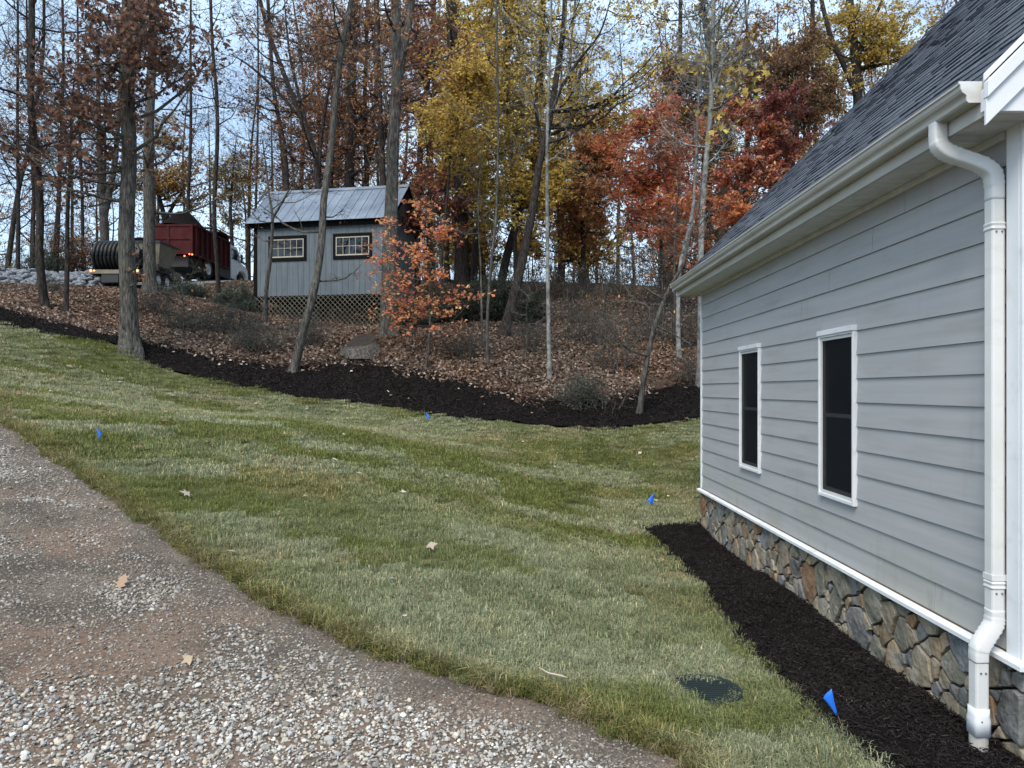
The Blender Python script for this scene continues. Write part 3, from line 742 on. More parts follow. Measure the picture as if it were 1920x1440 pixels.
def stone_side(poly, dep, r):
    n = len(poly); P = np.array(poly); c = P.mean(0); P0 = np.column_stack([np.full(n, D + .004), YN - .03 + P[:, 0], P[:, 1]])
    q1 = c + (P - c) * .985; q2 = c + (P - c) * .94; tilt = r.normal(0, .04, 2)
    P1 = np.column_stack([D - dep * .86 + 0 * q1[:, 0], YN - .03 + q1[:, 0], q1[:, 1]])
    P2 = np.column_stack([D - dep + (q2 - c) @ tilt, YN - .03 + q2[:, 0], q2[:, 1]]); pc = np.array([[D - dep - .004, YN - .03 + c[0], c[1]]])
    a = Acc(); i = np.arange(n); j = (i + 1) % n
    a.add(np.vstack([P0, P1, P2, pc]), [np.column_stack([i, j, n + j, n + i]), np.column_stack([n + i, n + j, 2 * n + j, 2 * n + i]), np.column_stack([2 * n + i, 2 * n + j, 0 * i + 3 * n])])
    obj('stone', a, STM[r.choice(6, p=[.19, .03, .15, .37, .04, .22])], house)
stones(YF - YN + .03, -2.12, -1.405, stone_side, 5)
def stone_front(poly, dep, r):
    n = len(poly); P = np.array(poly); c = P.mean(0)
    q1 = c + (P - c) * .985; q2 = c + (P - c) * .94
    f = lambda Q, d: np.column_stack([D - .02 + Q[:, 0], np.full(len(Q), YN - d), Q[:, 1]])
    a = Acc(); i = np.arange(n); j = (i + 1) % n
    a.add(np.vstack([f(P, -.006), f(q1, dep * .86), f(q2, dep), f(c[None], dep + .004)]), [np.column_stack([i, j, n + j, n + i]), np.column_stack([n + i, n + j, 2 * n + j, 2 * n + i]), np.column_stack([2 * n + i, 2 * n + j, 0 * i + 3 * n])])
    obj('stone', a, STM[r.choice(6, p=[.2, .12, .22, .2, .1, .16])], house)
stones(1.6, -2.15, -1.408, stone_front, 8)

# eaves, gutter, roof
XE = 2.31                                   # eave line; the roof climbs at 45 degrees
YR0, YR1 = 3.60, 10.66                      # rake edges
n = int((YR1 - YR0) / .305)
def soffit_panel(y0, y1):
    poly = []; k = 3; w_ = (y1 - y0 - .004) / k
    for i in range(k):
        y = y0 + i * w_
        poly += [(y, Z1 + .004), (y + .012, Z1 - .004), (y + w_ - .012, Z1 - .004), (y + w_, Z1 + .004)]
    poly += [(y1 - .004, Z1 + .012), (y0, Z1 + .012)]
    return Acc().prism(poly, 'x', XE - .004, D + .0)
for i in range(n + 1):
    y0 = YR0 + .03 + i * .305; y1 = min(y0 + .305, YR1 - .02)
    if y1 - y0 > .05: obj('soffit_panel', soffit_panel(y0, y1), M['soffit'], house)
obj('frieze_trim', Acc().box(D - .040, D - .001, YN + .11, YF - .05, Z1 - .045, Z1 - .006), M['soffit'], house)
obj('fascia', Acc().box(XE - .03, XE - .006, YR0, YR1, Z1 - .012, Z1 + .165), M['gutter_shaded'], house)
gp_ = [(XE - .031, 1.422), (XE - .092, 1.422), (XE - .100, 1.430), (XE - .100, 1.452), (XE - .106, 1.462), (XE - .120, 1.472), (XE - .128, 1.486), (XE - .130, 1.506), (XE - .138, 1.508), (XE - .138, 1.519), (XE - .128, 1.519),
       (XE - .126, 1.512), (XE - .1275, 1.5), (XE - .124, 1.487), (XE - .117, 1.476), (XE - .103, 1.466), (XE - .096, 1.452), (XE - .096, 1.432), (XE - .09, 1.4265), (XE - .034, 1.4265), (XE - .034, 1.515), (XE - .031, 1.515)]
gut = obj('gutter', Acc().prism(gp_, 'y', 3.66, YR1), M['gutter_shaded'], house)
capp = [(XE - .030, 1.418), (XE - .094, 1.418), (XE - .104, 1.428), (XE - .104, 1.452), (XE - .110, 1.460), (XE - .125, 1.470), (XE - .133, 1.486), (XE - .135, 1.506), (XE - .142, 1.512), (XE - .142, 1.523), (XE - .030, 1.523)]
obj('end_cap', Acc().prism(capp, 'y', 3.652, 3.6595), M['gutter'], gut)
obj('end_cap', Acc().prism(capp, 'y', YR1 + .0005, YR1 + .008), M['gutter'], gut)
for y in np.arange(4.3, 10.4, .75): obj('hanger', Acc().box(XE - .126, XE - .032, y, y + .02, 1.505, 1.509), M['gutter'], gut)

XR = 6.6
sl = math.sqrt(2)
deck = Acc().prism([(XE - .02, 1.525), (XR, 1.525 + XR - XE + .02), (2 * XR - XE + .02, 1.525), (2 * XR - XE + .02, 1.49), (XR, 1.49 + XR - XE + .02), (XE - .02, 1.49)], 'y', YR0 + .012, YR1 - .012)
roof = obj('roof', deck, M['shingle_b'], house)
# shingles: courses of tabs with uneven widths; the 300 that show largest are single pieces, the rest one piece
def tab(acc, s, y0, y1, th):
    """s: distance of the butt edge up the slope"""
    e = .155; bx = XE - .045 + s / sl; bz = 1.535 + (s - .05) / sl; ux, uz = 1 / sl, 1 / sl; nx_, nz_ = -1 / sl, 1 / sl
    pts = [(bx + nx_ * .001, bz + nz_ * .001), (bx + nx_ * th, bz + nz_ * th), (bx + ux * e + nx_ * .003, bz + uz * e + nz_ * .003), (bx + ux * e, bz + uz * e)]
    acc.prism(pts, 'y', y0, y1)
tabs = []
r_ = np.random.default_rng(3); ncr = int((XR - XE) * sl / .14)
for c_ in range(ncr):
    y = YR0 - r_.uniform(0, .25)
    while y < YR1:
        wd = r_.choice([.12, .16, .2, .26]); a0, a1 = max(y, YR0 + .004), min(y + wd - .003, YR1 - .004)
        if a1 - a0 > .02: tabs.append((c_ * .14 + .03, a0, a1, r_.choice([.008, .011, .016]), r_.integers(0, 3)))
        y += wd
def show(t):
    s, a0, a1 = t[0], t[1], t[2]; X = XE + s / sl; z = 1.53 + s / sl; u = CU + X * F / a0; v = CV - z * F / a1
    return (-1 if (v < -5 or u > 1930) else (a1 - a0) * F / a0 * .14 * F / a0 * .4)
tabs.sort(key=show, reverse=True)
SH = [M['shingle'], M['shingle_b'], M['shingle_c']]
for t in tabs[:300]:
    a = Acc(); tab(a, *t[:4]); obj('shingle', a, SH[t[4]], roof)
a = Acc(); ids = []
for t in tabs[300:]: tab(a, *t[:4]); ids += [t[4]] * 6
o = obj('shingles', a, None, roof, fix=False, kind='stuff')
for m in SH: o.data.materials.append(m)
# prism adds 4 sides and 2 caps; recover each face's material from its first vertex
vi = np.zeros(len(o.data.polygons) * 1, np.int32); ls = np.zeros(len(o.data.polygons), np.int32); o.data.polygons.foreach_get('loop_start', ls)
lv = np.zeros(len(o.data.loops), np.int32); o.data.loops.foreach_get('vertex_index', lv)
mi_ = np.array([t[4] for t in tabs[300:]], np.int32)[lv[ls] // 8]; o.data.polygons.foreach_set('material_index', mi_)
for yy0, yy1 in ((YR0 - .0, YR0 + .010), (YR1 - .010, YR1)):
    obj('drip_edge', Acc().prism([(XE - .05, 1.505), (XR, 1.505 + XR - XE + .05), (XR, 1.54 + XR - XE + .05), (XE - .05, 1.54)], 'y', yy0, yy1), M['trim'] if yy0 < 5 else M['shingle_b'], roof)
# rake boards and the boxed return at the near gable end
def rake(y0, y1, lo, hi, x0, nm='rake_board'):
    k = sl
    obj(nm, Acc().prism([(x0, 1.53 + x0 - XE - lo * k), (XR, 1.53 + XR - XE - lo * k), (XR, 1.53 + XR - XE - hi * k), (x0, 1.53 + x0 - XE - hi * k)], 'y', y0, y1), M['trim'], house, bevel=.003)
rake(YR0 - .050, YR0 - .013, -.012, .042, XE - .062)
rake(YR0 - .032, YR0 - .0135, .043, .135, XE - .060)
obj('boxed_return', Acc().prism([(XE - .058, 1.352), (D + .45, 1.352), (D + .45, 1.53 + D + .45 - XE - .03), (XE - .058, 1.455)], 'y', YR0 - .012, YR0 + .018), M['trim'], house, bevel=.003)
rake(YR0 - .011, YR0 + .016, .03, .34, D + .452)
obj('boxed_return', Acc().prism([(XE - .05, 1.352), (D + .1, 1.352), (D + .1, 1.58), (XE - .03, 1.44), (XE - .05, 1.42)], 'y', YR1 - .03, YR1 - .005), M['trim'], house)
obj('gable_soffit', Acc().box(D + .0, HX, YR0 + .021, YN - .003, 1.354, 1.362), M['soffit'], house)
obj('gable_wall', Acc().prism([(D + .01, 1.37), (2 * XR - D, 1.37), (XR, 1.40 + XR - D)], 'y', YN - .01, YN), M['siding'], house)
obj('gable_wall', Acc().prism([(D + .01, 1.37), (2 * XR - D, 1.37), (XR, 1.40 + XR - D)], 'y', YF, YF + .01), M['siding'], house)

# downspout: swept rectangle with rounded corners
def sweep_rect(P, wx, wy, rnd=.012, crimps=()):
    P = np.asarray(P, float); m = len(P); T = np.gradient(P, axis=0); T /= np.linalg.norm(T, axis=1, keepdims=True)
    ydir = np.array([0, 1., 0]); A = Acc(); ring_ = []
    prof = []
    for sx, sy, a0 in ((1, 1, 0), (-1, 1, 90), (-1, -1, 180), (1, -1, 270)):
        for da in (0, 45, 90): an = math.radians(a0 + da); prof.append((sx * (wx / 2 - rnd) + rnd * math.cos(an), sy * (wy / 2 - rnd) + rnd * math.sin(an)))
    for i in range(m):
        t = T[i]; b = ydir - t * (ydir @ t); b /= np.linalg.norm(b); x_ = np.cross(b, t)
        k = 1 + (.09 if i in crimps else 0)
        ring_ += [P[i] + x_ * (p[0] * k) + b * (p[1] * k) for p in prof]
    q = len(prof); i, j = np.meshgrid(np.arange(m - 1), np.arange(q), indexing='ij'); i = i.ravel(); j = j.ravel(); j2 = (j + 1) % q
    A.add(ring_, np.column_stack([i * q + j, i * q + j2, (i + 1) * q + j2, (i + 1) * q + j]))
    A.f.append(np.array([list(range(q))])); A.f.append(np.array([list(range((m - 1) * q, m * q))]))
    return A
yd = 3.905
top = catmull([(2.245, 3.97, 1.43), (2.245, 3.97, 1.345), (2.255, 3.965, 1.30), (2.30, 3.955, 1.262), (2.38, 3.935, 1.225), (2.445, 3.918, 1.19), (2.492, 3.908, 1.145), (2.505, yd, 1.08), (2.505, yd, 1.0)], 44)
cr_ = [i for i in range(8, 20, 2)] + [i for i in range(27, 38, 2)]
ds = obj('downspout', sweep_rect(top, .072, .078, crimps=cr_), M['gutter'], house, smooth=True)
obj('pipe', sweep_rect([(2.505, yd, 1.01), (2.505, yd, .9), (2.505, yd, .3), (2.505, yd, -.5), (2.505, yd, -1.18)], .070, .076), M['gutter'], ds)
el = catmull([(2.505, yd, -1.15), (2.505, yd, -1.20), (2.495, yd - .004, -1.235), (2.455, yd - .01, -1.29), (2.42, yd - .015, -1.34), (2.412, yd - .015, -1.38), (2.412, yd - .015, -1.42)], 30)
obj('elbow', sweep_rect(el, .073, .079, crimps=list(range(5, 22, 2))), M['gutter'], ds, smooth=True)
obj('pipe', sweep_rect([(2.412, yd - .015, -1.41), (2.412, yd - .015, -1.6), (2.412, yd - .015, -1.75)], .070, .076), M['gutter'], ds)
for zc in (.86, -1.02): obj('joint', sweep_rect([(2.505, yd, zc - .02), (2.505, yd, zc - .013), (2.505, yd, zc), (2.505, yd, zc + .013), (2.505, yd, zc + .02)], .074, .080, crimps=(1, 3)), M['gutter'], ds)
obj('strap', sweep_rect([(2.512, yd, -.995), (2.512, yd, -.965)], .092, .082, .004), M['gutter'], ds)
for (xx, yy_, zz) in ((2.49, yd - .0405, -1.06), (2.52, yd - .0405, -1.06), (2.49, yd - .0405, .83), (2.52, yd - .0405, .83), (2.40, yd - .0555, -1.47), (2.425, yd - .0555, -1.47), (2.40, yd - .062, -1.72)):
    obj('screw', Acc().tube([(xx, yy_ + .004, zz), (xx, yy_ - .003, zz)], .005, 8), M['steel_dull'], ds)
obj('adapter', sweep_rect([(2.412, yd - .015, -1.80), (2.412, yd - .015, -1.72), (2.412, yd - .015, -1.70), (2.412, yd - .015, -1.66)], .082, .090, .02, crimps=(0, 1)), M['trim'], ds, smooth=True)
obj('drain_stub', Acc().tube([(2.412, yd - .015, -1.95), (2.412, yd - .015, -1.79)], .045, 16), flat('dirty_pvc', (.42, .40, .36)), ds)

# ------------------------------------------------------------------ small things on the lawn
# black edging strip round the bed
a = Acc(); bp_ = [p for p in BED if p[1] > 1.5]
Pb = np.array([(x, y, h1(x, y) + .03) for x, y in bp_]); T_ = np.gradient(Pb[:, :2], axis=0); T_ /= np.linalg.norm(T_, axis=1, keepdims=True); Nn = np.column_stack([-T_[:, 1], T_[:, 0]])
m_ = len(Pb); V = []
for s_, zt in ((-.004, .018), (.004, .018), (.004, -.08), (-.004, -.08)): V.append(np.column_stack([Pb[:, :2] + Nn * s_, Pb[:, 2] + zt]))
i = np.arange(m_ - 1); V = np.vstack(V); a.add(V, [np.column_stack([k * m_ + i, k * m_ + i + 1, ((k + 1) % 4) * m_ + i + 1, ((k + 1) % 4) * m_ + i]) for k in range(4)])
tag(obj('bed_edging', a, flat('black_edging', (.02, .02, .02), .6)), 'thin black edging strip between the lawn and the mulch bed by the house', 'edging')
# drain grate
gz = h1(*gc) + .026
gr = thing('drain_grate', 'round dark green drain grate set in the lawn near the gravel', 'drain grate', (gc[0], gc[1], gz - .02))
mg = flat('grate_green', (.022, .032, .032), .85, spec=.15); R = .215
th = np.linspace(0, 2 * np.pi, 41); rr = np.column_stack([gc[0] + R * np.cos(th), gc[1] + R * np.sin(th), gz + 0 * th]); obj('rim', Acc().tube(rr, .012, 6, cap=False), mg, gr)
for k, yy in enumerate(np.linspace(-R + .02, R - .02, 14)):
    hx = math.sqrt(R * R - yy * yy); obj('bar', Acc().box(gc[0] - hx, gc[0] + hx, gc[1] + yy - .0045, gc[1] + yy + .0045, gz - .018, gz + .004), mg, gr)
for xx in np.linspace(-.15, .15, 4):
    hy = math.sqrt(R * R - xx * xx); obj('cross_bar', Acc().box(gc[0] + xx - .004, gc[0] + xx + .004, gc[1] - hy, gc[1] + hy, gz - .024, gz - .006), mg, gr)
obj('pit', Acc().tube([(gc[0], gc[1], gz - .055), (gc[0], gc[1], gz - .035)], R, 24), flat('pit_dark', (.005, .005, .005), 1), gr)
# marking flags
mf = flat('flag_blue', (.02, .17, .75), .55); mw = flat('flag_wire', (.25, .16, .13), .5)
def flag(base, tip, shape, label):
    """shape: the cloth's corners as (x, y, z) offsets from the wire's tip"""
    x, y = base; z = h1(x, y) + .02
    t = thing('marking_flag', label, 'flag', (x, y, z), group='blue marking flags')
    tp = np.array([x + tip[0], y + tip[1], z + tip[2]])
    obj('wire', Acc().tube([(x, y, z - .03), tuple((np.array([x, y, z]) + tp) / 2 + [.004, 0, 0]), tuple(tp)], .0018, 6), mw, t)
    q = [tp + np.array(s) for s in shape]; a = Acc(); n = 7
    V = []
    for i in range(n):
        for j in range(n):
            s, u = i / (n - 1), j / (n - 1); p = (q[0] * (1 - s) + q[1] * s) * (1 - u) + (q[3] * (1 - s) + q[2] * s) * u
            V.append(p + np.array([0, .006 * math.sin(5 * s + 3 * u), .003 * math.sin(6 * u + 4 * s)]))
    ii, jj = np.meshgrid(np.arange(n - 1), np.arange(n - 1), indexing='ij'); ii = ii.ravel(); jj = jj.ravel()
    a.add(V, np.column_stack([ii * n + jj, ii * n + jj + 1, (ii + 1) * n + jj + 1, (ii + 1) * n + jj]))
    o = obj('flag', a, mf, t, fix=False, smooth=True); so_ = o.modifiers.new('s', 'SOLIDIFY'); so_.thickness = .0008
flag(((1584 - CU) * 3.98 / F, 3.98), (-.036, 0, .115), [(0, 0, 0), (-.040, -.004, .155), (-.074, .01, .092), (-.005, .012, -.002)][0:4], 'blue marking flag leaning in the dark mulch bed nearest the camera')
x3, y3 = (1222 - CU) * 11.2 / F, 11.2
flag((x3, y3), (.02, 0, .06), [(0, 0, 0), (.015, 0, .19), (-.08, 0, .05), (-.03, 0, .0)], 'small blue marking flag in the lawn just beyond the mulch bed tip')
Yg = 8.3; flag(((184 - CU) * Yg / F, Yg), (-.01, 0, .02), [(0, 0, 0), (.0, 0, .14), (.045, .01, .055), (.02, .01, -.03)], 'blue marking flag in the lawn at the left near the gravel edge')
Yg = 15.8; flag(((800 - CU) * Yg / F, Yg), (0, 0, .05), [(0, 0, 0), (-.01, 0, .14), (.07, 0, .04), (.03, 0, -.01)], 'tiny blue marking flag at the far edge of the lawn below the mulch bank')
# fallen leaves on the lawn and the drive
big = [(350, 935, .17, 'maple', (.50, .42, .33)), (435, 1046, .13, 'oak', (.52, .44, .34)), (1052, 1074, .12, 'oak', (.62, .52, .44)), (810, 1036, .13, 'star', (.45, .36, .28)), (735, 1097, .10, 'star', (.5, .47, .38)),
       (262, 844, .12, 'oak', (.30, .17, .10)), (390, 838, .14, 'oak', (.40, .30, .22)), (620, 897, .13, 'oak', (.28, .11, .05)), (512, 866, .13, 'oak', (.24, .11, .06)), (60, 735, .22, 'oak', (.66, .52, .42)), (45, 712, .22, 'star', (.52, .38, .26)),
       (192, 700, .17, 'oak', (.6, .5, .36)), (262, 714, .13, 'star', (.62, .5, .4)), (225, 720, .15, 'maple', (.64, .54, .42)), (12, 795, .18, 'oak', (.62, .48, .36)), (20, 840, .16, 'oak', (.6, .45, .34)), (228, 1098, .17, 'oak', (.42, .28, .18)),
       (755, 930, .10, 'star', (.62, .5, .36)), (700, 884, .09, 'star', (.6, .5, .38)), (990, 898, .10, 'oak', (.35, .26, .2)), (1230, 944, .12, 'oak', (.72, .62, .52)), (1222, 975, .09, 'star', (.66, .56, .42)), (880, 975, .08, 'star', (.5, .45, .35)),
       (1040, 880, .12, 'oak', (.62, .5, .42)), (575, 770, .14, 'oak', (.6, .48, .36)), (612, 758, .13, 'star', (.66, .56, .4)), (480, 760, .14, 'oak', (.52, .4, .3)), (322, 745, .15, 'star', (.62, .5, .36)), (130, 690, .16, 'oak', (.45, .3, .22)), (350, 1245, .10, 'star', (.6, .46, .3))]
def ray(u, v):
    Ys = np.linspace(2.5, 40, 1500); X = (u - CU) * Ys / F; z = (CV - v) * Ys / F; hz = H(X, Ys); k = np.argmax(z <= hz + .03); return X[k], Ys[k], hz[k]
mls = {}
def leaf_mat(c):
    c = tuple(q * .78 for q in c)
    key = tuple(round(q, 1) for q in c)
    if key not in mls: mls[key] = mat('dead_leaf', [tuple(q * .8 for q in c), tuple(min(1, q * 1.12) for q in c)], scale=20, rough=.7, bump=.2)
    return mls[key]
words_of = {}
def side_word(u, v):
    return 'left side' if u < 450 else 'middle' if u < 950 else 'right side'
protos = {}
for k, (u, v, s, kd, c) in enumerate(big):
    x, y, z = ray(u, v)
    key = (kd, leaf_mat(c).name)
    if key not in protos:
        me = lone_leaf(50 + k, kd); me.attributes.remove(me.attributes['col']); me.materials.append(leaf_mat(c)); protos[key] = me
    o = bpy.data.objects.new('fallen_leaf', protos[key]); S.collection.objects.link(o)
    sr = slope_rot(np.array([x]), np.array([y]), rng.uniform(0, 6.28, 1))[0]
    onlawn = in_poly(np.array([x]), np.array([y]), P_lawn)[0]
    o.location = (x, y, z + (.075 if onlawn else .045)); o.rotation_euler = sr + [rng.normal(0, .2) + .2, rng.normal(0, .2), 0]; o.scale = (s * .85, s * .85, s * .5)
    lab = {0: 'large pale curled maple leaf lying on the lawn beside the gravel at left', 1: 'pale curled leaf lying on the brown grass at the gravel edge'}.get(k, 'dry fallen leaf lying on the short grass of the lawn' if onlawn else 'dry fallen leaf lying on the gravel and dirt of the drive')
    tag(o, lab, 'leaf', 'fallen leaves on the lawn' if onlawn else 'fallen leaves on the drive')
x, y = sample(P_lawn, lambda x, y: np.where(y < 7, .25, .9) + 0 * x, y0=4); n = len(x)
t = np.array([[.55, .45, .36], [.36, .22, .13], [.62, .55, .45], [.25, .12, .07]])[rng.integers(0, 4, n)]
rt = slope_rot(x, y, rng.uniform(0, 6.28, n)); rt[:, 0] += rng.normal(0, .35, n)
scatter('small_lawn_leaves', np.column_stack([x, y, H(x, y) + .08]), rt, rng.uniform(.04, .10, n), t, [(lone_leaf(31, 'oak'), M['ileaf']), (lone_leaf(32, 'star'), M['ileaf']), (lone_leaf(33, 'lance'), M['ileaf'])])
# a pale stick on the grass
x, y, z = ray(1035, 1283)
tag(obj('stick', Acc().tube([(x - .07, y + .05, z + .10), (x - .02, y + .01, z + .085), (x + .05, y - .03, z + .085), (x + .085, y - .035, z + .075)], [.003, .005, .006, .004], 7), flat('pale_wood', (.42, .36, .27), .8), smooth=True), 'pale dry twig lying on the grass near the gravel edge at bottom', 'twig')

# ------------------------------------------------------------------ the shed
M['shed'] = mat('shed_paint', [(.105, .128, .145), (.13, .155, .172), (.15, .176, .193)], scale=2, rough=.8, bump=.12, bscale=9, stretch=(3, 3, .5), spec=.2)
overlay(M['shed'], (.09, .10, .09), 3, .5, .75, amount=.35)
M['black'] = flat('black_trim', (.007, .007, .007), .85, spec=.1)
M['tin'] = mat('shed_tin', [(.16, .19, .235), (.23, .27, .32), (.30, .34, .385)], scale=1.5, rough=.42, bump=.05, metal=.55, spec=.5, stretch=(1, .3, 1))
M['cream'] = flat('cream_paint', (.42, .385, .31), .6)
M['lattice'] = mat('lattice_wood', [(.10, .095, .07), (.17, .16, .12), (.22, .21, .17)], scale=3, rough=.9, bump=.2)
Lx, Ly = px(478, 553, 25.7)[0], 25.7; FZ = 3.28
shed = thing('garden_shed', 'blue grey wooden shed with metal roof and lattice skirt on the slope', 'shed', (Lx, Ly, FZ), math.atan2(24.8 - 25.7, px(728, 550, 24.8)[0] - Lx))
SL, SD, SHt = 4.86, 2.85, 2.44
def sob(nm, a, m, parent=None, **k): return obj(nm, a, m, parent or shed, local=True, **k)
sob('wall', Acc().box(.02, SL - .02, .02, SD - .02, 0, SHt + .02), M['shed'])
sob('floor', Acc().box(0, SL, 0, SD, -.14, -.001), M['black'])
for i in range(24):
    x0 = i * SL / 24; sob('siding_board', Acc().box(x0 + .004, x0 + SL / 24 - .004, -.004, .02, -.03, SHt), M['shed'])
RZ = 3.96 - .06
for i in range(14):
    y0 = i * SD / 14; y1 = y0 + SD / 14 - .012
    zt = lambda y: SHt + (RZ - SHt) * (1 - abs(y - SD / 2) / (SD / 2)) - .02
    poly = [(y0, -.03), (y1, -.03), (y1, zt(y1)), ((y0 + y1) / 2, max(zt(y0), zt(y1), zt((y0 + y1) / 2))), (y0, zt(y0))]
    sob('siding_board', Acc().prism(poly, 'x', SL - .02, SL + .004), M['shed'])
    sob('siding_board', Acc().prism(poly, 'x', -.004, .02), M['shed'])
sob('gable_wall', Acc().prism([(.03, SHt), (SD - .03, SHt), (SD / 2, RZ - .03)], 'x', .03, SL - .03), M['shed'])
sob('corner_trim', Acc().box(-.03, .09, -.03, -.005, -.06, SHt), M['black'])
sob('corner_trim', Acc().box(-.031, -.005, -.031, .10, -.06, SHt), M['black'])
sob('corner_trim', Acc().box(SL + .006, SL + .03, SD - .09, SD + .02, -.03, SHt), M['black'])
sob('fascia', Acc().box(-.2, SL + .2, -.12, -.07, SHt - .13, SHt + .09), M['black'])  # black fascia, made deeper to stand for the shadow band under the eave too
# roof: two slopes of ribbed metal panels
ov = .25; Yr = SD / 2; run = Yr + ov; zE = SHt + .02; rise = 3.96 - zE
def slope_pt(y, off=0):       # y measured from the front eave edge inward
    t = (y + ov) / run; return zE + rise * t + off
npn = 16; x0r, x1r = -.25, SL + .25; pw = (x1r - x0r) / npn
for side in (0, 1):
    f = (lambda y: y) if side == 0 else (lambda y: SD - y)
    for i in range(npn):
        xa, xb = x0r + i * pw, x0r + (i + 1) * pw - .004
        a = Acc(); rib = .022
        prof = [(xa, .0), (xa + .012, rib), (xa + .034, rib), (xa + .048, 0), (xa + pw / 2 - .01, 0), (xa + pw / 2, .007), (xa + pw / 2 + .01, 0), (xb, 0)]
        y_e, y_r = -ov, Yr - .003
        V = [(p[0], f(y_e), slope_pt(y_e, p[1])) for p in prof] + [(p[0], f(y_r), slope_pt(y_r, p[1])) for p in prof]
        V += [(v[0], v[1], slope_pt(y_e, -.006)) for v in V[:8]] + [(v[0], v[1], slope_pt(y_r, -.006)) for v in V[8:16]]
        i_ = np.arange(7); a.add(V, [np.column_stack([i_, i_ + 1, i_ + 9, i_ + 8]), np.column_stack([i_ + 16, i_ + 17, i_ + 25, i_ + 24]), np.column_stack([i_, i_ + 1, i_ + 17, i_ + 16])])
        sob('roof_panel', a, M['tin'], fix=False)
sob('ridge_cap', Acc().prism([(Yr - .13, slope_pt(Yr - .13, .026)), (Yr, slope_pt(Yr, .035)), (Yr + .13, slope_pt(Yr - .13, .026)), (Yr, slope_pt(Yr, .027))], 'x', x0r - .01, x1r + .01), M['tin'])
for xx in (x0r + .01, x1r - .05):
    for s in (0, 1):
        g = (lambda y: y) if s == 0 else (lambda y: SD - y)
        ys_ = [-ov, Yr]; poly = [(g(-ov), slope_pt(-ov, -.01)), (g(Yr), slope_pt(Yr, -.01)), (g(Yr), slope_pt(Yr, -.19)), (g(-ov), slope_pt(-ov, -.19))]
        sob('rake_board', Acc().prism(poly, 'x', xx + .001 * s, xx + .04), M['black'])
for (xa, xb) in ((.52, 1.93), (2.90, 4.30)):
    wz0, wz1 = 1.16, 2.03
    a = Acc(); a.box(xa, xa + .10, -.035, -.003, wz0, wz1); a.box(xb - .10, xb, -.035, -.003, wz0, wz1); a.box(xa + .1, xb - .1, -.034, -.003, wz1 - .11, wz1); a.box(xa + .1, xb - .1, -.034, -.003, wz0, wz0 + .12)
    wi = sob('window', a, M['black'])
    ia, ib, ja, jb = xa + .10, xb - .10, wz0 + .12, wz1 - .11
    a = Acc(); a.box(ia, ia + .035, -.028, -.006, ja, jb); a.box(ib - .035, ib, -.028, -.006, ja, jb); a.box(ia + .035, ib - .035, -.027, -.006, jb - .04, jb); a.box(ia + .035, ib - .035, -.030, -.006, ja, ja + .045)
    sob('sash', a, M['cream'], wi)
    cw = (ib - ia - .07) / 5; chh = (jb - ja - .085) / 2
    pm = Acc().box(0, cw - .012, 0, .006, 0, chh - .012).mesh('pane'); pm.materials.append(M['glass'])
    for i in range(5):
        for j in range(2):
            p_ = obj('pane', pm, None, wi, local=True); p_.location = (ia + .035 + i * cw + .006, -.014, ja + .045 + j * chh + .006)
        if i: sob('muntin', Acc().box(ia + .035 + i * cw - .008, ia + .035 + i * cw + .008, -.024, -.007, ja + .045, jb - .04), M['cream'], wi)
    sob('muntin', Acc().box(ia + .035, ib - .035, -.0225, -.008, ja + .045 + chh - .008, ja + .045 + chh + .008), M['cream'], wi)
# lattice skirt
def lattice(L, depth, place):
    st = .175; wd = .042
    for sgn in (1, -1):
        k = -int(depth / st) - 1
        while k * st < L + depth:
            x0 = k * st
            # line x = x0 + sgn*t, z = -t, t in 0..depth clipped to 0..L
            xs = x0 if sgn == 1 else x0
            t0, t1 = 0.0, depth
            if sgn == 1: t0 = max(t0, -xs); t1 = min(t1, L - xs)
            else: t0 = max(t0, xs - L); t1 = min(t1, xs)
            if t1 - t0 > .08: place((xs + sgn * t0, -t0), (xs + sgn * t1, -t1), sgn, wd)
            k += 1
def lf(p, q, s, wd): y = -.012 if s == 1 else .004; sob('lattice_slat', Acc().bar((p[0], y, p[1] - .03), (q[0], y, q[1] - .03), .012, wd, up=(0, 1, 0.0001)), M['lattice'])
def lr(p, q, s, wd): x = SL - .002 if s == 1 else SL - .018; sob('lattice_slat', Acc().bar((x, p[0], p[1] - .03), (x, q[0], q[1] - .03), .012, wd, up=(1, 0, 0.0001)), M['lattice'])
lattice(SL, 1.15, lf); lattice(SD, 1.15, lr)
for (xx, yy) in ((.08, .1), (SL / 2, .1), (SL - .1, .1), (.08, SD - .1), (SL / 2, SD - .1), (SL - .1, SD - .1)): sob('post', Acc().box(xx - .06, xx + .06, yy - .06, yy + .06, -1.3, -.14), M['black'])
sob('dark_skirt_board', Acc().box(0, SL, SD - .03, SD, -1.2, -.14), M['black'])  # black board added at the back to keep the space under the floor dark

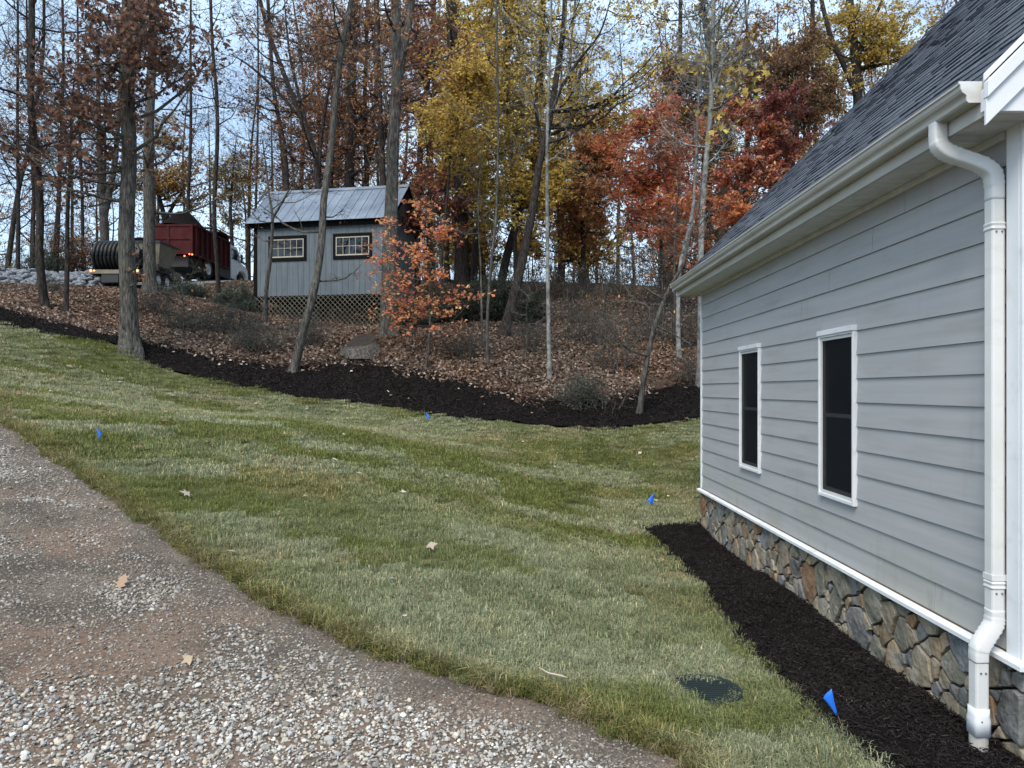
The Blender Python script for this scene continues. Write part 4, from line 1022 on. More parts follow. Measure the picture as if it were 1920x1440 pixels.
# ------------------------------------------------------------------ truck, trailer and what it carries
M['red'] = mat('red_paint', [(.032, .003, .003), (.05, .0045, .0045), (.07, .008, .008)], scale=2, rough=.65, bump=.05, spec=.15)
overlay(M['red'], (.05, .02, .018), 3, .5, .72, amount=.6, stretch=(1, 1, .4))
M['white'] = flat('white_paint', (.70, .71, .72), .35); M['rubber'] = flat('rubber', (.012, .012, .012), .85); M['hub'] = flat('hub', (.55, .55, .54), .45)
M['steel'] = flat('black_steel', (.018, .018, .018), .6); M['beige'] = mat('beige_paint', [(.13, .115, .08), (.17, .15, .105), (.20, .18, .125)], scale=2, rough=.6, bump=.05)
M['lampred'] = flat('tail_lamp', (.7, .05, .02), .3, emit=((1, .10, .03), 3.5)); M['lampamber'] = flat('marker_lamp', (.8, .2, .02), .3, emit=((1, .16, .05), 3.5))
def lathe_x(prof, seg=24):
    """prof: (x, r) list, revolved about the x axis"""
    a = Acc(); m = len(prof); th = np.arange(seg) * 2 * np.pi / seg
    V = [(p[0], p[1] * math.cos(t), p[1] * math.sin(t)) for p in prof for t in th]
    i, j = np.meshgrid(np.arange(m - 1), np.arange(seg), indexing='ij'); i = i.ravel(); j = j.ravel(); j2 = (j + 1) % seg
    a.add(V, np.column_stack([i * seg + j, i * seg + j2, (i + 1) * seg + j2, (i + 1) * seg + j])); return a
def wheel(parent, x, y, z, r, w_, side=1):
    o = obj('wheel', lathe_x([(-w_ / 2, r * .58), (-w_ / 2, r * .93), (-w_ / 2 + .03, r), (w_ / 2 - .03, r), (w_ / 2, r * .93), (w_ / 2, r * .58)]), M['rubber'], parent, local=True, smooth=False)
    o.location = (x, y, z)
    rm = obj('rim', lathe_x([(w_ / 2 - .01, r * .6), (w_ / 2 + .004, r * .56), (w_ / 2 - .05, r * .5), (w_ / 2 - .06, r * .2), (w_ / 2 + .01, r * .17), (w_ / 2 + .012, .001)]), M['hub'], o, local=True, smooth=False)
    return o
TX, TY = -15.78, 36.0; tz = h1(-16.8, 38) + .03
tr = thing('dump_truck', 'red bodied dump truck with white cab heaped with mulch beyond the trees', 'dump truck', (TX, TY, tz))
def tob(nm, a, m, parent=None, **k): return obj(nm, a, m, parent or tr, local=True, **k)
W = 2.44
tob('chassis', Acc().box(-W + .75, -W + .9, .2, 7.6, .62, .86).box(-.9, -.75, .2, 7.6, .62, .86).box(-W + .9, -.9, .3, .42, .66, .84).box(-W + .9, -.9, 5, 5.12, .66, .84), M['steel'])
bz0, bz1 = .95, 2.42
bed = Acc(); bed.box(-W, 0, .05, 4.35, bz0, bz0 + .08); bed.box(-.06, 0, .05, 4.35, bz0 + .08, bz1); bed.box(-W, -W + .06, .05, 4.35, bz0 + .08, bz1); bed.box(-W + .06, -.06, 4.27, 4.35, bz0 + .08, bz1 + .35)
tob('dark_fill', Acc().box(-W + .35, -.35, .15, 4.4, .40, .93), M['steel'])  # black box added to fill in the dark shade beneath the bed
body = tob('dump_body', bed, M['red'])
for y in np.linspace(.12, 4.2, 8): tob('rib', Acc().box(.002, .075, y, y + .085, bz0 + .06, bz1 - .06), M['red'], body)
tob('rail', Acc().box(.001, .08, .05, 4.35, bz1 - .06, bz1 + .03), M['red'], body); tob('rail', Acc().box(.001, .078, .05, 4.35, bz0 - .03, bz0 + .058), M['red'], body)
tg = tob('tailgate', Acc().box(-W + .02, -.02, -.06, .045, bz0 + .02, bz1), M['red'])
for x in (-W + .03, -W / 2 - .05, -.13): tob('rib', Acc().box(x, x + .10, -.10, -.061, bz0 + .03, bz1), M['red'], tg)
for z in (bz0 + .03, (bz0 + bz1) / 2, bz1 - .10): tob('rib', Acc().box(-W + .02, -.02, -.095, -.0615, z, z + .09), M['red'], tg)
tob('cab_shield', Acc().box(-W + .02, -.02, 4.36, 4.42, bz0, bz1 + .35).box(-W + .1, -.1, 3.5, 5.2, bz1 + .36, bz1 + .42).box(-.12, -.08, 2.2, 4.4, bz1 + .29, bz1 + .33), M['red'])
tob('tarp_roller', Acc().tube([(-W + .05, 2.6, bz1 + .42), (-.05, 2.6, bz1 + .40)], .06, 8).box(-.10, -.04, 1.7, 4.2, bz1 + .36, bz1 + .42), M['steel'])
hp = Acc(); q = 24; xs_ = np.linspace(-W + .08, -.08, q); ys_ = np.linspace(.1, 4.2, q); XX, YY = np.meshgrid(xs_, ys_)
ZZ = bz1 - .08 + 1.0 * np.exp(-(((XX + W / 2) / .85) ** 2 + ((YY - 1.6) / 1.15) ** 2) ** 1.3) + .10 * vnoise(XX, YY, 4, 3)
i, j = np.meshgrid(np.arange(q - 1), np.arange(q - 1)); i = i.ravel(); j = j.ravel()
hp.add(np.column_stack([XX.ravel(), YY.ravel(), ZZ.ravel()]), np.column_stack([j * q + i, j * q + i + 1, (j + 1) * q + i + 1, (j + 1) * q + i]))
mh = obj('mulch_load', hp, M['mulch'], tr, local=True, fix=False, kind='stuff')
for nm, yy, rr_ in (('wheel', 1.55, .50), ('wheel', 6.35, .50)):
    for sx, xx in ((1, -.20), (-1, -W + .2)):
        wo_ = wheel(tr, xx, yy, .50, rr_, .52 if yy < 3 else .30)
        if sx < 0: wo_.rotation_euler = (0, 0, math.pi)
tob('mud_flap', Acc().box(-.5, -.02, .92, .94, .25, .9).box(-W + .02, -W + .5, .92, .94, .25, .9), M['steel'])
tob('tool_box', Acc().box(-.5, -.02, 3.0, 4.6, .42, .93), M['steel'])
tob('headboard', Acc().box(-W + .06, -.02, 4.5, 4.62, .7, bz1 - .02), M['steel'])
cabp = [(4.75, .75), (4.75, 2.30), (4.85, 2.42), (5.75, 2.42), (5.95, 2.34), (6.35, 1.72), (6.55, 1.62), (7.25, 1.50), (7.45, 1.38), (7.52, 1.15), (7.52, .62), (6.95, .62), (6.90, .9), (6.70, 1.07), (6.35, 1.12), (6.0, 1.07), (5.80, .9), (5.75, .55), (5.0, .55)]
cb = tob('cab', Acc().prism(cabp, 'x', -W + .12, -.12), M['white'], bevel=.04)
tob('door', Acc().prism([(4.95, .72), (5.70, .72), (5.78, 1.12), (6.22, 1.55), (6.20, 1.62), (4.95, 1.62)], 'x', -.118, -.10), M['white'], cb, bevel=.01)
tob('side_window', Acc().prism([(5.0, 1.66), (6.18, 1.68), (5.85, 2.24), (5.0, 2.24)], 'x', -.118, -.106), M['glass'], cb)
tob('windshield', Acc().prism([(5.99, 2.30), (6.36, 1.76), (6.38, 1.78), (6.01, 2.32)], 'x', -W + .25, -.25), M['glass'], cb)
tob('mirror', Acc().box(.02, .10, 5.95, 6.12, 1.62, 2.05).box(-.12, .04, 6.02, 6.05, 1.62, 1.66), M['steel'], cb)
tob('fender', Acc().prism([(5.72, .85), (5.85, 1.05), (6.1, 1.16), (6.6, 1.16), (6.86, 1.05), (6.98, .85), (7.05, .9), (6.92, 1.14), (6.62, 1.26), (6.08, 1.26), (5.78, 1.14), (5.64, .88)], 'x', -.30, -.04), M['white'], cb, bevel=.01)
tob('step', Acc().box(-.25, -.03, 4.9, 5.7, .42, .50), M['steel'], cb)
def lamp(parent, x, y, z, m, r=.038, nm='tail_lamp'):
    return obj(nm, Acc().tube([(x, y, z), (x, y - .03, z)], [r, r * .85], 12), m, parent, local=True)
for x in (-1.18, -1.02, -.42, -.05, -W + .3): lamp(tr, x, -.08 if x > -1.5 else .0, bz0 - .07 if x > -.9 and x < -.2 else bz0 + .0, M['lampred'])
lamp(tr, -.18, -.08, bz0 + .02, M['lampred'])

RX, RY = -15.85, 31.0; rz_ = h1(-16.8, 32.5) + .03
tl = thing('flatbed_trailer', 'low flatbed trailer with glowing amber lights behind the red truck', 'trailer', (RX, RY, rz_))
def rob(nm, a, m, parent=None, **k): return obj(nm, a, m, parent or tl, local=True, **k)
rob('deck', Acc().box(-2.15, -.0, 0, 3.3, .50, .56), M['steel'])
rob('rear_beam', Acc().box(-2.15, 0, -.05, -.002, .38, .54), M['beige']); rob('side_beam', Acc().box(-.06, 0, 0, 3.3, .38, .499), M['steel']); rob('side_beam', Acc().box(-2.15, -2.09, 0, 3.3, .38, .499), M['steel'])
rob('ramp', Acc().box(-1.6, -.9, -.02, .3, .02, .36), M['steel'])
rob('tongue', Acc().bar((-1.075, 3.3, .45), (-1.075, 4.75, .62), .12, .12), M['steel'])
for yy in (1.35, 2.15):
    for sx, xx in ((1, .02), (-1, -2.17)):
        wo_ = wheel(tl, xx, yy, .33, .33, .2)
        if sx < 0: wo_.rotation_euler = (0, 0, math.pi)
rob('fender', Acc().prism([(.85, .42), (1.0, .68), (1.3, .74), (2.2, .74), (2.5, .68), (2.65, .42), (2.6, .42), (2.46, .65), (2.2, .71), (1.3, .71), (1.04, .65), (.9, .42)], 'x', -.08, .14), M['steel'])
for x in (-2.02, -.08): lamp(tl, x, -.05, .50, M['lampamber'], .05); lamp(tl, x + (.14 if x < -1 else -.14), -.05, .50, M['lampamber'], .03, 'marker_lamp')
# hose reel on the trailer
hr = thing('hose_reel', 'large reel of thick black hose standing on the trailer deck', 'hose reel', (RX - 1.15, RY + .68, rz_ + .56))
def hob(nm, a, m, parent=None, **k): return obj(nm, a, m, parent or hr, local=True, **k)
M['hose'] = mat('black_hose', [(.007, .007, .0065), (.013, .013, .012), (.024, .023, .02)], scale=6, rough=.5, bump=.1)
hob('drum', Acc().tube([(-.95, 0, .68), (.9, 0, .68)], .30, 16), M['steel'])
ths = np.linspace(0, 2 * np.pi, 33)
for k, x in enumerate(np.linspace(-.86, .30, 8)):
    R_ = .58 if k < 6 else .56
    hob('hose_wrap', Acc().tube(np.column_stack([x + .05 * np.sin(ths), R_ * np.cos(ths), .68 + R_ * np.sin(ths)]), .078, 8, cap=False), M['hose'], smooth=True)
for k, (x, t) in enumerate(((.42, .5), (.55, 1.0), (.70, 1.4))):
    R_ = .50 - .05 * k; hob('hose_wrap', Acc().tube(np.column_stack([x + .22 * np.cos(ths + t), R_ * np.cos(ths), .66 + R_ * np.sin(ths)]), .072, 8, cap=False), M['hose'], smooth=True)
for x in (-.98, .93):
    hob('side_ring', Acc().tube(np.column_stack([0 * ths + x, .64 * np.cos(ths), .68 + .64 * np.sin(ths)]), .018, 6, cap=False), M['steel'])
    for t in np.arange(0, np.pi, np.pi / 4): hob('spoke', Acc().bar((x, -.64 * math.cos(t), .68 - .64 * math.sin(t)), (x, .64 * math.cos(t), .68 + .64 * math.sin(t)), .03, .03), M['steel'])
    hob('stand', Acc().bar((x, -.5, .0), (x, 0, .68), .05, .05).bar((x, .5, .0), (x, 0, .68), .05, .05), M['steel'])
# beige hopper of the blower
hop = thing('mulch_hopper', 'beige steel hopper full of mulch on the trailer behind the reel', 'hopper', (RX, RY + 1.7, rz_ + .56))
def pob(nm, a, m, parent=None, **k): return obj(nm, a, m, parent or hop, local=True, **k)
a = Acc()
V = [(-1.9, .2, .45), (-.15, .2, .45), (-.15, 1.25, .45), (-1.9, 1.25, .45), (-2.1, 0, 1.5), (.02, 0, 1.5), (.02, 1.75, 1.5), (-2.1, 1.75, 1.5)]
a.add(V, np.array([(0, 3, 2, 1), (0, 1, 5, 4), (1, 2, 6, 5), (2, 3, 7, 6), (3, 0, 4, 7)])); o = pob('hopper_body', a, M['beige'], fix=True); sm = o.modifiers.new('s', 'SOLIDIFY'); sm.thickness = .03
pob('rim', Acc().box(-2.12, .05, -.03, .0, 1.46, 1.54).box(.021, .06, -.03, 1.78, 1.46, 1.54), M['steel'])
pob('load', Acc().prism([(-2.0, 1.40), (-1.5, 1.62), (-.9, 1.72), (-.3, 1.58), (-.04, 1.40)], 'y', .05, 1.65), M['mulch'])
for x in (-1.9, -.15):
    for y in (.1, 1.3): pob('leg', Acc().box(x - .04, x + .04, y, y + .08, 0, .6), M['steel'])
pob('engine_box', Acc().box(-.9, -.05, 1.45, 2.2, .05, .42), M['beige']); pob('control_box', Acc().box(-.45, .05, .95, 1.4, .10, .44), M['steel'])

# riprap beside the road
M['rock'] = mat('riprap', [(.075, .08, .088), (.16, .17, .185), (.29, .305, .32)], scale=3, rough=.9, bump=.6, bscale=12)
RK = []
for s in range(6):
    me = pebble(200 + s, 2); me.name = 'rock'; me.attributes.remove(me.attributes['col']); me.materials.append(M['rock']); RK.append(me)
nrk = 0; rr_ = np.random.default_rng(5)
while nrk < 290:
    X = rr_.uniform(-24.5, -18.2); Y = rr_.uniform(31.0, 34.2)
    if (X / Y) < -.735: continue
    prof_ = .62 * max(0, 1 - ((Y - 33.2) / 2.4) ** 2) * (1 if X < -19 else max(.25, (-X - 17.8) / 1.2))
    o = bpy.data.objects.new('rock', RK[nrk % 6]); S.collection.objects.link(o)
    s = rr_.uniform(.13, .27); o.location = (X, Y, h1(X, Y) + prof_ * rr_.uniform(.75, 1.05) + s * .15); o.scale = (s * rr_.uniform(.9, 1.4), s, s * rr_.uniform(.8, 1.2))
    o.rotation_euler = (rr_.uniform(-.6, .6), rr_.uniform(-.6, .6), rr_.uniform(0, 6.28))
    tag(o, 'angular blue grey rock in the riprap pile behind the left trees', 'rock', 'rocks of the riprap pile'); nrk += 1
x = rr_.uniform(-25, -18, 900); y = rr_.uniform(31.2, 35, 900); prof_ = .5 * np.maximum(0, 1 - ((y - 33.4) / 2.5) ** 2) * np.clip((-x - 17.7) / 1.2, .1, 1)
rk2 = []
for s in range(3):
    me = pebble(300 + s, 1); rk2.append((me, M['rock']))
scatter('riprap_fill', np.column_stack([x, y, H(x, y) + prof_ * .8]), rr_.uniform(-.6, 3, (900, 3)), rr_.uniform(.10, .2, 900), np.ones((900, 3)), rk2)
# ------------------------------------------------------------------ trees
BROWN = np.array([(.13, .070, .048), (.19, .10, .065), (.085, .045, .034), (.26, .14, .09)])
RUST = np.array([(.38, .18, .085), (.27, .125, .065), (.50, .26, .10), (.19, .09, .055)])
GOLD = np.array([(.68, .46, .11), (.55, .37, .10), (.76, .52, .14), (.44, .33, .10)])
OLIVE = np.array([(.46, .34, .08), (.58, .40, .08), (.32, .27, .08), (.68, .44, .10)])
ORANGE = np.array([(.84, .33, .15), (.76, .25, .13), (.84, .43, .17), (.64, .19, .13)])
RED = np.array([(.66, .25, .17), (.54, .18, .13), (.72, .34, .19), (.42, .16, .12)])
MAROON = np.array([(.26, .085, .075), (.18, .065, .058), (.33, .12, .09), (.13, .055, .045)])
DULL = np.array([(.14, .098, .07), (.19, .125, .08), (.10, .07, .052), (.21, .16, .075)])
EVER = np.array([(.035, .048, .028), (.055, .07, .042), (.025, .034, .022), (.085, .10, .07)])
SAGE = np.array([(.10, .12, .085), (.075, .09, .06), (.14, .155, .12), (.05, .06, .04)])

def unit(v): return v / (np.linalg.norm(v, axis=-1, keepdims=True) + 1e-9)

def foliage(wood, leaf, A, B, r0, pal, n_sub=8, sub_len=.9, n_twig=5, twig_len=.35, n_leaf=4, size=.12, kind='rhomb', droop=0., sag=.12, r=rng, flat_=.35, tw=.0035, spread=1.0, zf=.55):
    """limbs from A to B (n,3) with sub-branches, twigs and leaves"""
    n = len(A); m = 8; t = np.linspace(0, 1, m)[None, :, None]
    L = np.linalg.norm(B - A, axis=1)[:, None, None]
    P = A[:, None] + (B - A)[:, None] * t
    P[:, :, 2:3] += -sag * L * np.sin(np.pi * t) * (1 if droop >= 0 else -1)
    wob = r.normal(size=(n, m, 3)) * .030 * L; wob[:, 0] = 0; P = P + np.cumsum(wob, 1) * t
    R = r0[:, None] * (1 - .82 * t[:, :, 0]) + .003
    v, f = bulk_tubes(P, R, 5); wood.add(v, f)
    # sub-branches
    k = n_sub; ti = r.uniform(.22, 1, (n, k)); fi = ti * (m - 1); i0 = np.minimum(fi.astype(int), m - 2); fr = (fi - i0)[..., None]
    ar = np.arange(n)[:, None]
    S0 = P[ar, i0] * (1 - fr) + P[ar, i0 + 1] * fr; tg = unit(P[ar, i0 + 1] - P[ar, i0])
    dr = r.normal(size=(n, k, 3)) * [1, 1, zf] * spread; dr[..., 2] += .12 - droop * .6
    dr = unit(tg * .7 + unit(dr)); ln = sub_len * r.uniform(.5, 1.15, (n, k, 1)) * (1.15 - .45 * ti[..., None])
    S0 = S0.reshape(-1, 3); dr = dr.reshape(-1, 3); ln = ln.reshape(-1, 1); q = len(S0); m2 = 5; t2 = np.linspace(0, 1, m2)[None, :, None]
    P2 = S0[:, None] + dr[:, None] * ln[:, None] * t2; P2 += np.cumsum(r.normal(size=(q, m2, 3)) * .05 * ln[:, None], 1) * t2
    P2[..., 2] += (-.10 * droop + .05) * (t2[..., 0] ** 2) * ln
    rs = (np.maximum(.0045, R[ar, i0] * .45).reshape(-1, 1)) * (1 - .75 * t2[..., 0])
    v, f = bulk_tubes(P2, rs, 4); wood.add(v, f)
    # twigs
    k = n_twig; ti = r.uniform(.2, 1, (q, k)); fi = ti * (m2 - 1); i0 = np.minimum(fi.astype(int), m2 - 2); fr = (fi - i0)[..., None]; ar = np.arange(q)[:, None]
    T0 = (P2[ar, i0] * (1 - fr) + P2[ar, i0 + 1] * fr); d2 = unit(unit(P2[ar, i0 + 1] - P2[ar, i0]) * .8 + unit(r.normal(size=(q, k, 3)) * [1, 1, zf]) - np.array([0, 0, .25 * droop]))
    T0 = T0.reshape(-1, 3); d2 = d2.reshape(-1, 3); l2 = twig_len * r.uniform(.4, 1.3, (len(T0), 1))
    Tm = T0 + d2 * l2 * .5 + r.normal(size=T0.shape) * .06 * l2; T1 = T0 + d2 * l2 + r.normal(size=T0.shape) * .08 * l2; T1[:, 2:] -= .12 * droop * l2
    P3 = np.stack([T0, Tm, T1], 1); R3 = np.repeat(np.array([[tw, tw * .7, tw * .35]]), len(T0), 0)
    v, f = bulk_tubes(P3, R3, 3); wood.add(v, f)
    if n_leaf > 0 and leaf is not None:
        nl = int(len(T0) * n_leaf); ii = r.integers(0, len(T0), nl); tt = r.uniform(.25, 1.08, (nl, 1))
        c = T0[ii] + (T1[ii] - T0[ii]) * tt + r.normal(size=(nl, 3)) * size * .35
        cols = pal[r.integers(0, len(pal), nl)] * r.uniform(.7, 1.3, (nl, 1))
        cols = cols * (.75 + .5 * r.random((len(T0), 1)))[ii]
        add_leaves(leaf, c, size, np.clip(cols, 0, .85), kind, flat_, r)

def trunk3(pts, Y, w0, w1, r, base=True, yj=.0, n=26):
    """pixel path at a depth -> points and radii; the first point is set into the ground"""
    P = np.array([px(u, v, Y) for u, v in pts]); P[:, 1] += np.cumsum(r.normal(0, yj, len(P)))
    if base:
        g = h1(P[0, 0], P[0, 1]); P[0, 2] = g
    Q = catmull(P, n); t = np.linspace(0, 1, n)
    R = .84 * (w0 * (1 - t) + w1 * t) * Y / F / 2
    if pts[-1][1] > -25: R = R * (np.sqrt(np.maximum(0, 1 - t ** 3)) * .93 + .07)
    return Q, R

def trunk_tube(acc, Q, R, sides, r, flare=.5, lump=.05, sunk=.25):
    Q = Q.copy(); R = R.copy()
    if flare:
        base = Q[0].copy(); n = max(14, int(.6 / .05))
        s = np.linalg.norm(Q - Q[0], axis=1); R = R * (1 + flare * np.exp(-s / (R[0] * 1.6)))
        # denser rings near the base
        d = Q[1] - Q[0]; ks = [.08, .2, .4, .65]; ex = np.array([Q[0] + d * k for k in ks]); exs = np.linalg.norm(ex - Q[0], axis=1)
        R0 = R[0] / (1 + flare); Rx = R0 * (1 + flare * np.exp(-exs / (R0 * 1.6)))
        Q = np.vstack([Q[0] - [0, 0, sunk], Q[0], ex, Q[1:]]); R = np.concatenate([[R[0] * 1.15], R[:1], Rx, R[1:]])
    v, f = bulk_tubes(Q[None], R[None], sides)
    m = len(Q); V = v.reshape(m, sides, 3); c = Q[:, None]
    ph = r.normal(0, lump, (1, sides, 1)) * np.linspace(1.6, .6, m)[:, None, None] + r.normal(0, lump * .45, (m, sides, 1))
    if flare:
        lobes = np.maximum(0, np.sin(np.arange(sides) * 2 * np.pi / sides * 4 + r.uniform(0, 6)))[None, :, None]
        s2 = np.maximum(0, Q[:, 2] - Q[1, 2])[:, None, None]; ph = ph + flare * .8 * lobes * np.exp(-s2 / .22)
    V = c + (V - c) * (1 + ph); acc.add(V.reshape(-1, 3), f)

def limbs_generic(Q, R, n, r, h0, h1_, lmin, lmax, up=(.15, .9)):
    """attachment points along the trunk and end points spreading round it"""
    z = Q[:, 2]; zz = np.sort(r.uniform(h0, h1_, n)); k = np.searchsorted(z, zz).clip(1, len(z) - 1)
    fr = ((zz - z[k - 1]) / (z[k] - z[k - 1] + 1e-9)).clip(0, 1)[:, None]; A = Q[k - 1] * (1 - fr) + Q[k] * fr
    az = np.arange(n) * 2.4 + r.uniform(-.6, .6, n); el = r.uniform(up[0], up[1], n); L = r.uniform(lmin, lmax, n) * (1 - .25 * (zz - h0) / (h1_ - h0 + 1e-9))
    B = A + np.column_stack([np.cos(az) * np.cos(el), np.sin(az) * np.cos(el), np.sin(el)]) * L[:, None]
    return A, B, np.maximum(.012, R[k] * .38)

def zone_limbs(Q, R, zones, Y, r):
    """limbs that reach the given picture zones (u, v, ru, rv, n) at about the tree's own depth"""
    A = []; B = []; rr = []
    for (u, v, ru, rv, n) in zones:
        for _ in range(n):
            a, q = r.uniform(0, 6.28), math.sqrt(r.random()); yy = Y + r.normal(0, .9)
            b = px(u + ru * q * math.cos(a), v + rv * q * math.sin(a), yy)
            dh = abs(b[0] - np.interp(b[2], Q[:, 2], Q[:, 0])); za = b[2] - dh * r.uniform(.25, .7) - .15
            za = min(max(za, Q[2, 2] + .3), Q[-1, 2] - .1); k = int(np.searchsorted(Q[:, 2], za).clip(1, len(Q) - 1))
            A.append(Q[k]); B.append(b); rr.append(max(.010, min(R[k] * .40, .012 + .012 * np.linalg.norm(b - Q[k]))))
    return np.array(A), np.array(B), np.array(rr)

TREES = []
def tree(name, label, cat, Y, path, w0, w1, bark='bark', forks=(), zones=(), gen=None, pal=BROWN, fol={}, seed=0, sides=14, flare=.4, group=None, extra=()):
    r = np.random.default_rng(1000 + seed)
    if seed < 19 or seed >= 80: Y = float(ray(*path[0])[1])
    Q, R = trunk3(path, Y, w0, w1, r, yj=.08)
    root = thing(name, label, cat, tuple(Q[0]), group=group)
    wd = Acc(); trunk_tube(wd, Q, R, sides, r, flare)
    lf = Acc(); stems = [(Q, R)]
    for (fp, f0, f1) in forks:
        FQ, FR = trunk3(fp, Y, f0, f1, r, base=False, yj=.06, n=16); FQ[:, 1] += Q[np.argmin(abs(Q[:, 2] - FQ[0, 2])), 1] - FQ[0, 1]; trunk_tube(wd, FQ, FR, max(8, sides - 4), r, 0, .04); stems.append((FQ, FR))
    obj('trunk', wd, M[bark], root, smooth=True, fix=False)
    br = Acc()
    def run(A, B, rr, p, f):
        if len(A): foliage(br, lf, A, B, rr, p, r=r, **f)
    if zones: run(*zone_limbs(Q, R, zones, Y, r), pal, fol)
    if gen:
        for (Qs, Rs) in stems:
            n, v0, v1, la, lb = gen[:5]; z0 = (CV - v0) * Y / F; z1 = min((CV - v1) * Y / F, Qs[-1, 2]); z0 = max(z0, Qs[0, 2] + .2)
            if z1 - z0 > .5: run(*limbs_generic(Qs, Rs, max(2, int(n * (1 if Qs is Q else .6))), r, z0, z1, la, lb, gen[5] if len(gen) > 5 else (.15, .9)), pal, fol)
    for (zs, p, f) in extra: run(*zone_limbs(Q, R, zs, Y, r), p, {**fol, **f})
    if br.n: obj('branches', br, M[bark], root, smooth=False, fix=False)
    if lf.n: obj('foliage', lf, M['leaf'], root, fix=False)
    TREES.append(root); return root

OAKF = dict(n_sub=8, sub_len=.8, n_twig=5, twig_len=.32, n_leaf=3.2, size=.14, kind='oak', droop=.5, flat_=.25, zf=.35)
BARE = dict(n_sub=9, sub_len=1.0, n_twig=6, twig_len=.5, n_leaf=.12, size=.11, kind='rhomb', tw=.0045)
SPARSE = dict(n_sub=9, sub_len=1.0, n_twig=6, twig_len=.42, n_leaf=2.6, size=.13, kind='rhomb', droop=.2, tw=.0045)
FULL = dict(n_sub=10, sub_len=1.15, n_twig=6, twig_len=.5, n_leaf=10, size=.155, kind='rhomb', droop=.2, tw=.0045)
MAP = dict(n_sub=8, sub_len=.55, n_twig=5, twig_len=.24, n_leaf=2.3, size=.105, kind='lobe', droop=.35, flat_=.62, zf=.3)

# --- front row and the slope
tree('oak_tree', 'thick grey oak trunk at left holding brown leaves, its foot in the dark mulch', 'tree', 17, [(240, 654), (238, 560), (238, 430), (239, 300), (241, 180), (243, 60), (246, -80)], 35, 25, 'bark',
     zones=[(120, 75, 60, 40, 5), (150, 180, 70, 25, 6), (60, 120, 40, 40, 3), (20, 245, 40, 30, 3), (325, 75, 60, 35, 5), (370, 105, 50, 25, 3), (245, 30, 50, 40, 6), (190, 25, 60, 30, 4), (110, 215, 50, 20, 3), (260, 90, 30, 30, 3), (300, 30, 60, 30, 3)], pal=BROWN, fol=OAKF, seed=1, sides=20, flare=.42,
     extra=[([(247, 475, 12, 14, 2), (255, 510, 14, 8, 1)], RUST, dict(n_sub=2, sub_len=.2, n_twig=2, twig_len=.12, n_leaf=2, size=.10))])
tree('tall_tree', 'tall dark slender tree at the far left with bare crooked branches', 'tree', 21, [(83, 573), (80, 480), (76, 400), (70, 300), (63, 200), (60, 80), (56, -80)], 17, 13, 'bark_dark', gen=(14, 330, -60, 1.6, 3.2), pal=BROWN, fol=BARE, seed=2,
     extra=[([(60, 210, 20, 25, 2), (20, 250, 25, 20, 2)], BROWN, dict(n_leaf=1.4, kind='oak'))])
tree('thin_tree', 'thin leaning tree between the two left trunks with forked bare top', 'tree', 21, [(127, 584), (130, 500), (136, 400), (143, 290), (146, 200), (150, 90)], 11, 4, 'bark_dark', forks=[([(141, 310), (130, 250), (118, 190)], 6, 3)], gen=(9, 420, 100, 1.0, 2.2), pal=BROWN, fol=BARE, seed=3, sides=10)
tree('tall_tree', 'straight grey trunk just right of the big brown leaved oak', 'tree', 24, [(281, 550), (280, 470), (279, 380), (278, 250), (281, 120), (283, -80)], 27, 18, 'bark', gen=(9, 400, -60, 1.0, 2.6), pal=BROWN, fol={**SPARSE, 'n_leaf': .8, 'kind': 'oak'}, seed=4, sides=16,
     extra=[([(285, 510, 8, 6, 1)], RUST, dict(n_sub=3, sub_len=.3, n_twig=2, twig_len=.15, n_leaf=3, size=.12))])
tree('thin_tree', 'thin crooked dark tree standing in front of the red truck', 'tree', 24, [(411, 562), (409, 500), (404, 400), (410, 270), (407, 180), (400, 80), (395, -80)], 10, 6, 'bark_dark', gen=(12, 330, -60, 1.1, 2.6), pal=BROWN, fol={**SPARSE, 'n_leaf': .5}, seed=5, sides=10)
tree('leaning_tree', 'grey leaning tree in front of the shed between its two windows', 'tree', 16.2, [(548, 700), (572, 615), (590, 540), (600, 450), (603, 370), (613, 280), (622, 190), (638, 90), (658, -10), (668, -80)], 19, 11, 'bark', gen=(6, 170, -60, 1.2, 2.4), pal=RUST, fol={**SPARSE, 'n_leaf': .5}, seed=6, sides=14, flare=.3,
     extra=[([(480, 400, 40, 12, 1), (690, 500, 20, 6, 1), (640, 385, 20, 20, 1)], BROWN, dict(n_sub=5, sub_len=.5, n_twig=3, twig_len=.3, n_leaf=.05)), ([(520, 60, 40, 25, 3)], BROWN, dict(n_leaf=1.2, kind='oak'))])
tree('small_tree', 'small forked bare tree before the left window of the shed', 'tree', 19, [(499, 605), (503, 545), (511, 480), (513, 410), (505, 360), (498, 300), (492, 250)], 10, 3, 'bark', forks=[([(513, 412), (535, 375), (552, 345), (570, 300)], 6, 2)], gen=(5, 420, 270, .6, 1.6), pal=BROWN, fol={**BARE, 'n_sub': 5}, seed=7, sides=10, flare=.2,
     extra=[([(470, 382, 10, 6, 1), (465, 425, 10, 6, 1)], BROWN, dict(n_sub=5, n_leaf=.6))])
tree('tall_tree', 'tallest grey trunk in front of the right end of the shed, forking high up', 'tree', 20, [(730, 626), (730, 560), (731, 450), (733, 350), (738, 250), (744, 150), (742, 60), (741, -80)], 35, 21, 'bark', forks=[([(746, 150), (758, 80), (768, 10), (775, -80)], 17, 14), ([(728, 210), (718, 150), (714, 90)], 7, 4)], gen=(7, 200, -60, 1.4, 3.0), pal=RUST, fol=SPARSE, seed=8, sides=20, flare=.34,
     extra=[([(680, 290, 40, 6, 1), (800, 150, 25, 10, 1)], RUST, dict(n_sub=5, sub_len=.5, n_leaf=.3))])
